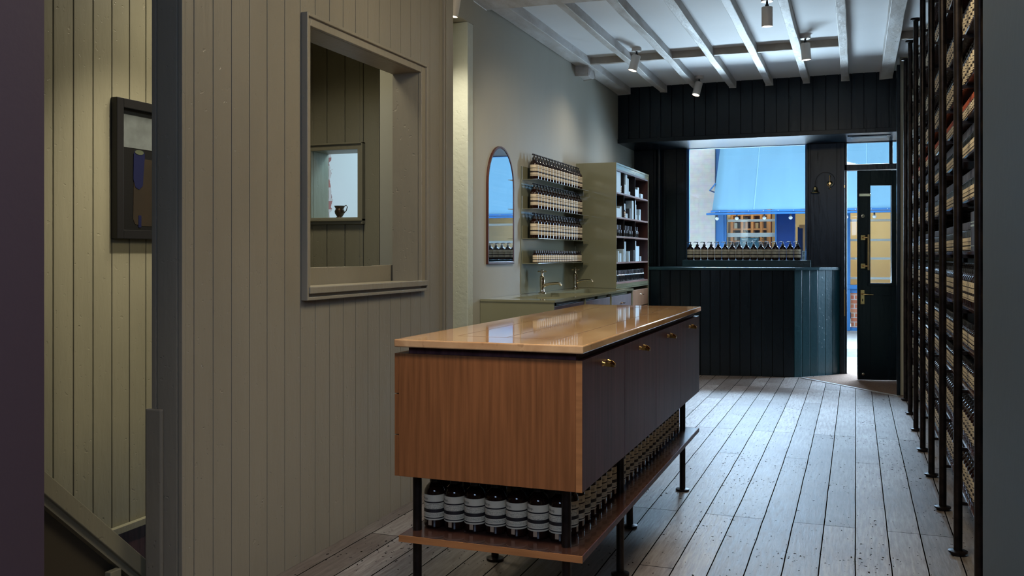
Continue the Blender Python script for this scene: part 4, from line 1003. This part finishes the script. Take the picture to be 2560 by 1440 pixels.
light('opposite_shop_light', 'AREA', (-.3, 17.2, 2.45), 75, (1,.80,.50), target=(-.3,17.2,0), size=4.0, size_y=.8)
# awning
aw = thing('blue_awning', 'wide pale blue canvas awning sloping over the shop opposite', 'awning', (-2.2, 16.45, 3.32))
b = B(); n = 40; m_ = 14; vs = []; fs_ = []
for i in range(n+1):
    for j in range(m_+1):
        x = 5.2*i/n; t = j/m_
        vs.append((x, -1.12*t, -1.33*t - .03*math.sin(math.pi*t) + .006*math.sin(x*9)*t + .004*math.sin(x*23)*t*t))
for i in range(n):
    for j in range(m_): fs_.append((i*(m_+1)+j, (i+1)*(m_+1)+j, (i+1)*(m_+1)+j+1, i*(m_+1)+j+1))
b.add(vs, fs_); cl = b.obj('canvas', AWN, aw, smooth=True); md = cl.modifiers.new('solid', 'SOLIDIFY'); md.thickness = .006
for sx in (.66, 2.36, 4.0):
    b = B(); b.tube([(sx, -1.12*t/10, -1.33*t/10 - .03*math.sin(math.pi*t/10)+.006) for t in range(11)], .010, seg=6); b.obj('seam', AWNS, aw, smooth=True)
b = B(); b.tube([(-.09,-1.14,-1.385),(5.3,-1.14,-1.385)], .018, seg=10); b.box(-.02,5.25,-1.15,-1.12,-1.36,-1.33); b.obj('front_bar', BLUEP, aw, smooth=True)
for k in range(22):
    b = B(); b.lathe([(.004,-.004),(.008,0),(.004,.004)], c=(.12+k*.23,-1.155,-1.345), seg=8); b.obj('stud', WHITES, aw, smooth=True)
b = B(); b.tube([(-.02,0,-1.0),(-.10,-.7,-.97),(.0,-.74,-.86)], .012, seg=8); b.obj('side_arm', BLUEP, aw, smooth=True)
for k, x in enumerate((-2.16, -1.84, -1.40, -.99, -.145, .27)):
    t = thing('festoon_bulb', 'round festoon bulb under the awning, %s from the left' % ORD[k], 'light bulb', (x, 15.6, 1.935), group='festoon bulbs')
    b = B(); b.lathe([(.012,0),(.014,-.01),(.014,-.035),(.010,-.04)], seg=12); b.tube([(0,0,0),(0,0,.03)], .003, seg=6); b.obj('socket', BLACK, t, smooth=True)
    b = B(); b.lathe([(.010,-.038),(.026,-.05),(.032,-.066),(.026,-.083),(.010,-.094),(.001,-.096)], seg=14); b.obj('globe', BULB, t, smooth=True)
b = B(); b.tube([(-2.3+.2*i, 15.6, 1.965) for i in range(26)], .004, seg=6); tag(b.obj('festoon_cable', BLACK), 'thin black festoon cable strung under the blue awning', 'cable')
# card in the window corner with letters
cd = thing('window_card', 'white card with dark letters in the right corner of the window', 'card', (-.545, 10.44, 1.2135))
bx('card', CARTON, 0, .035, 0, .003, 0, .10, parent=cd)
b = B(); v, f = text_geo('T', .040); b.add([(x+.006, -.0006, y+.055) for x, y, z in v], f); v, f = text_geo('E', .040); b.add([(x+.006, -.0006, y+.010) for x, y, z in v], f); b.obj('lettering', INK, cd)
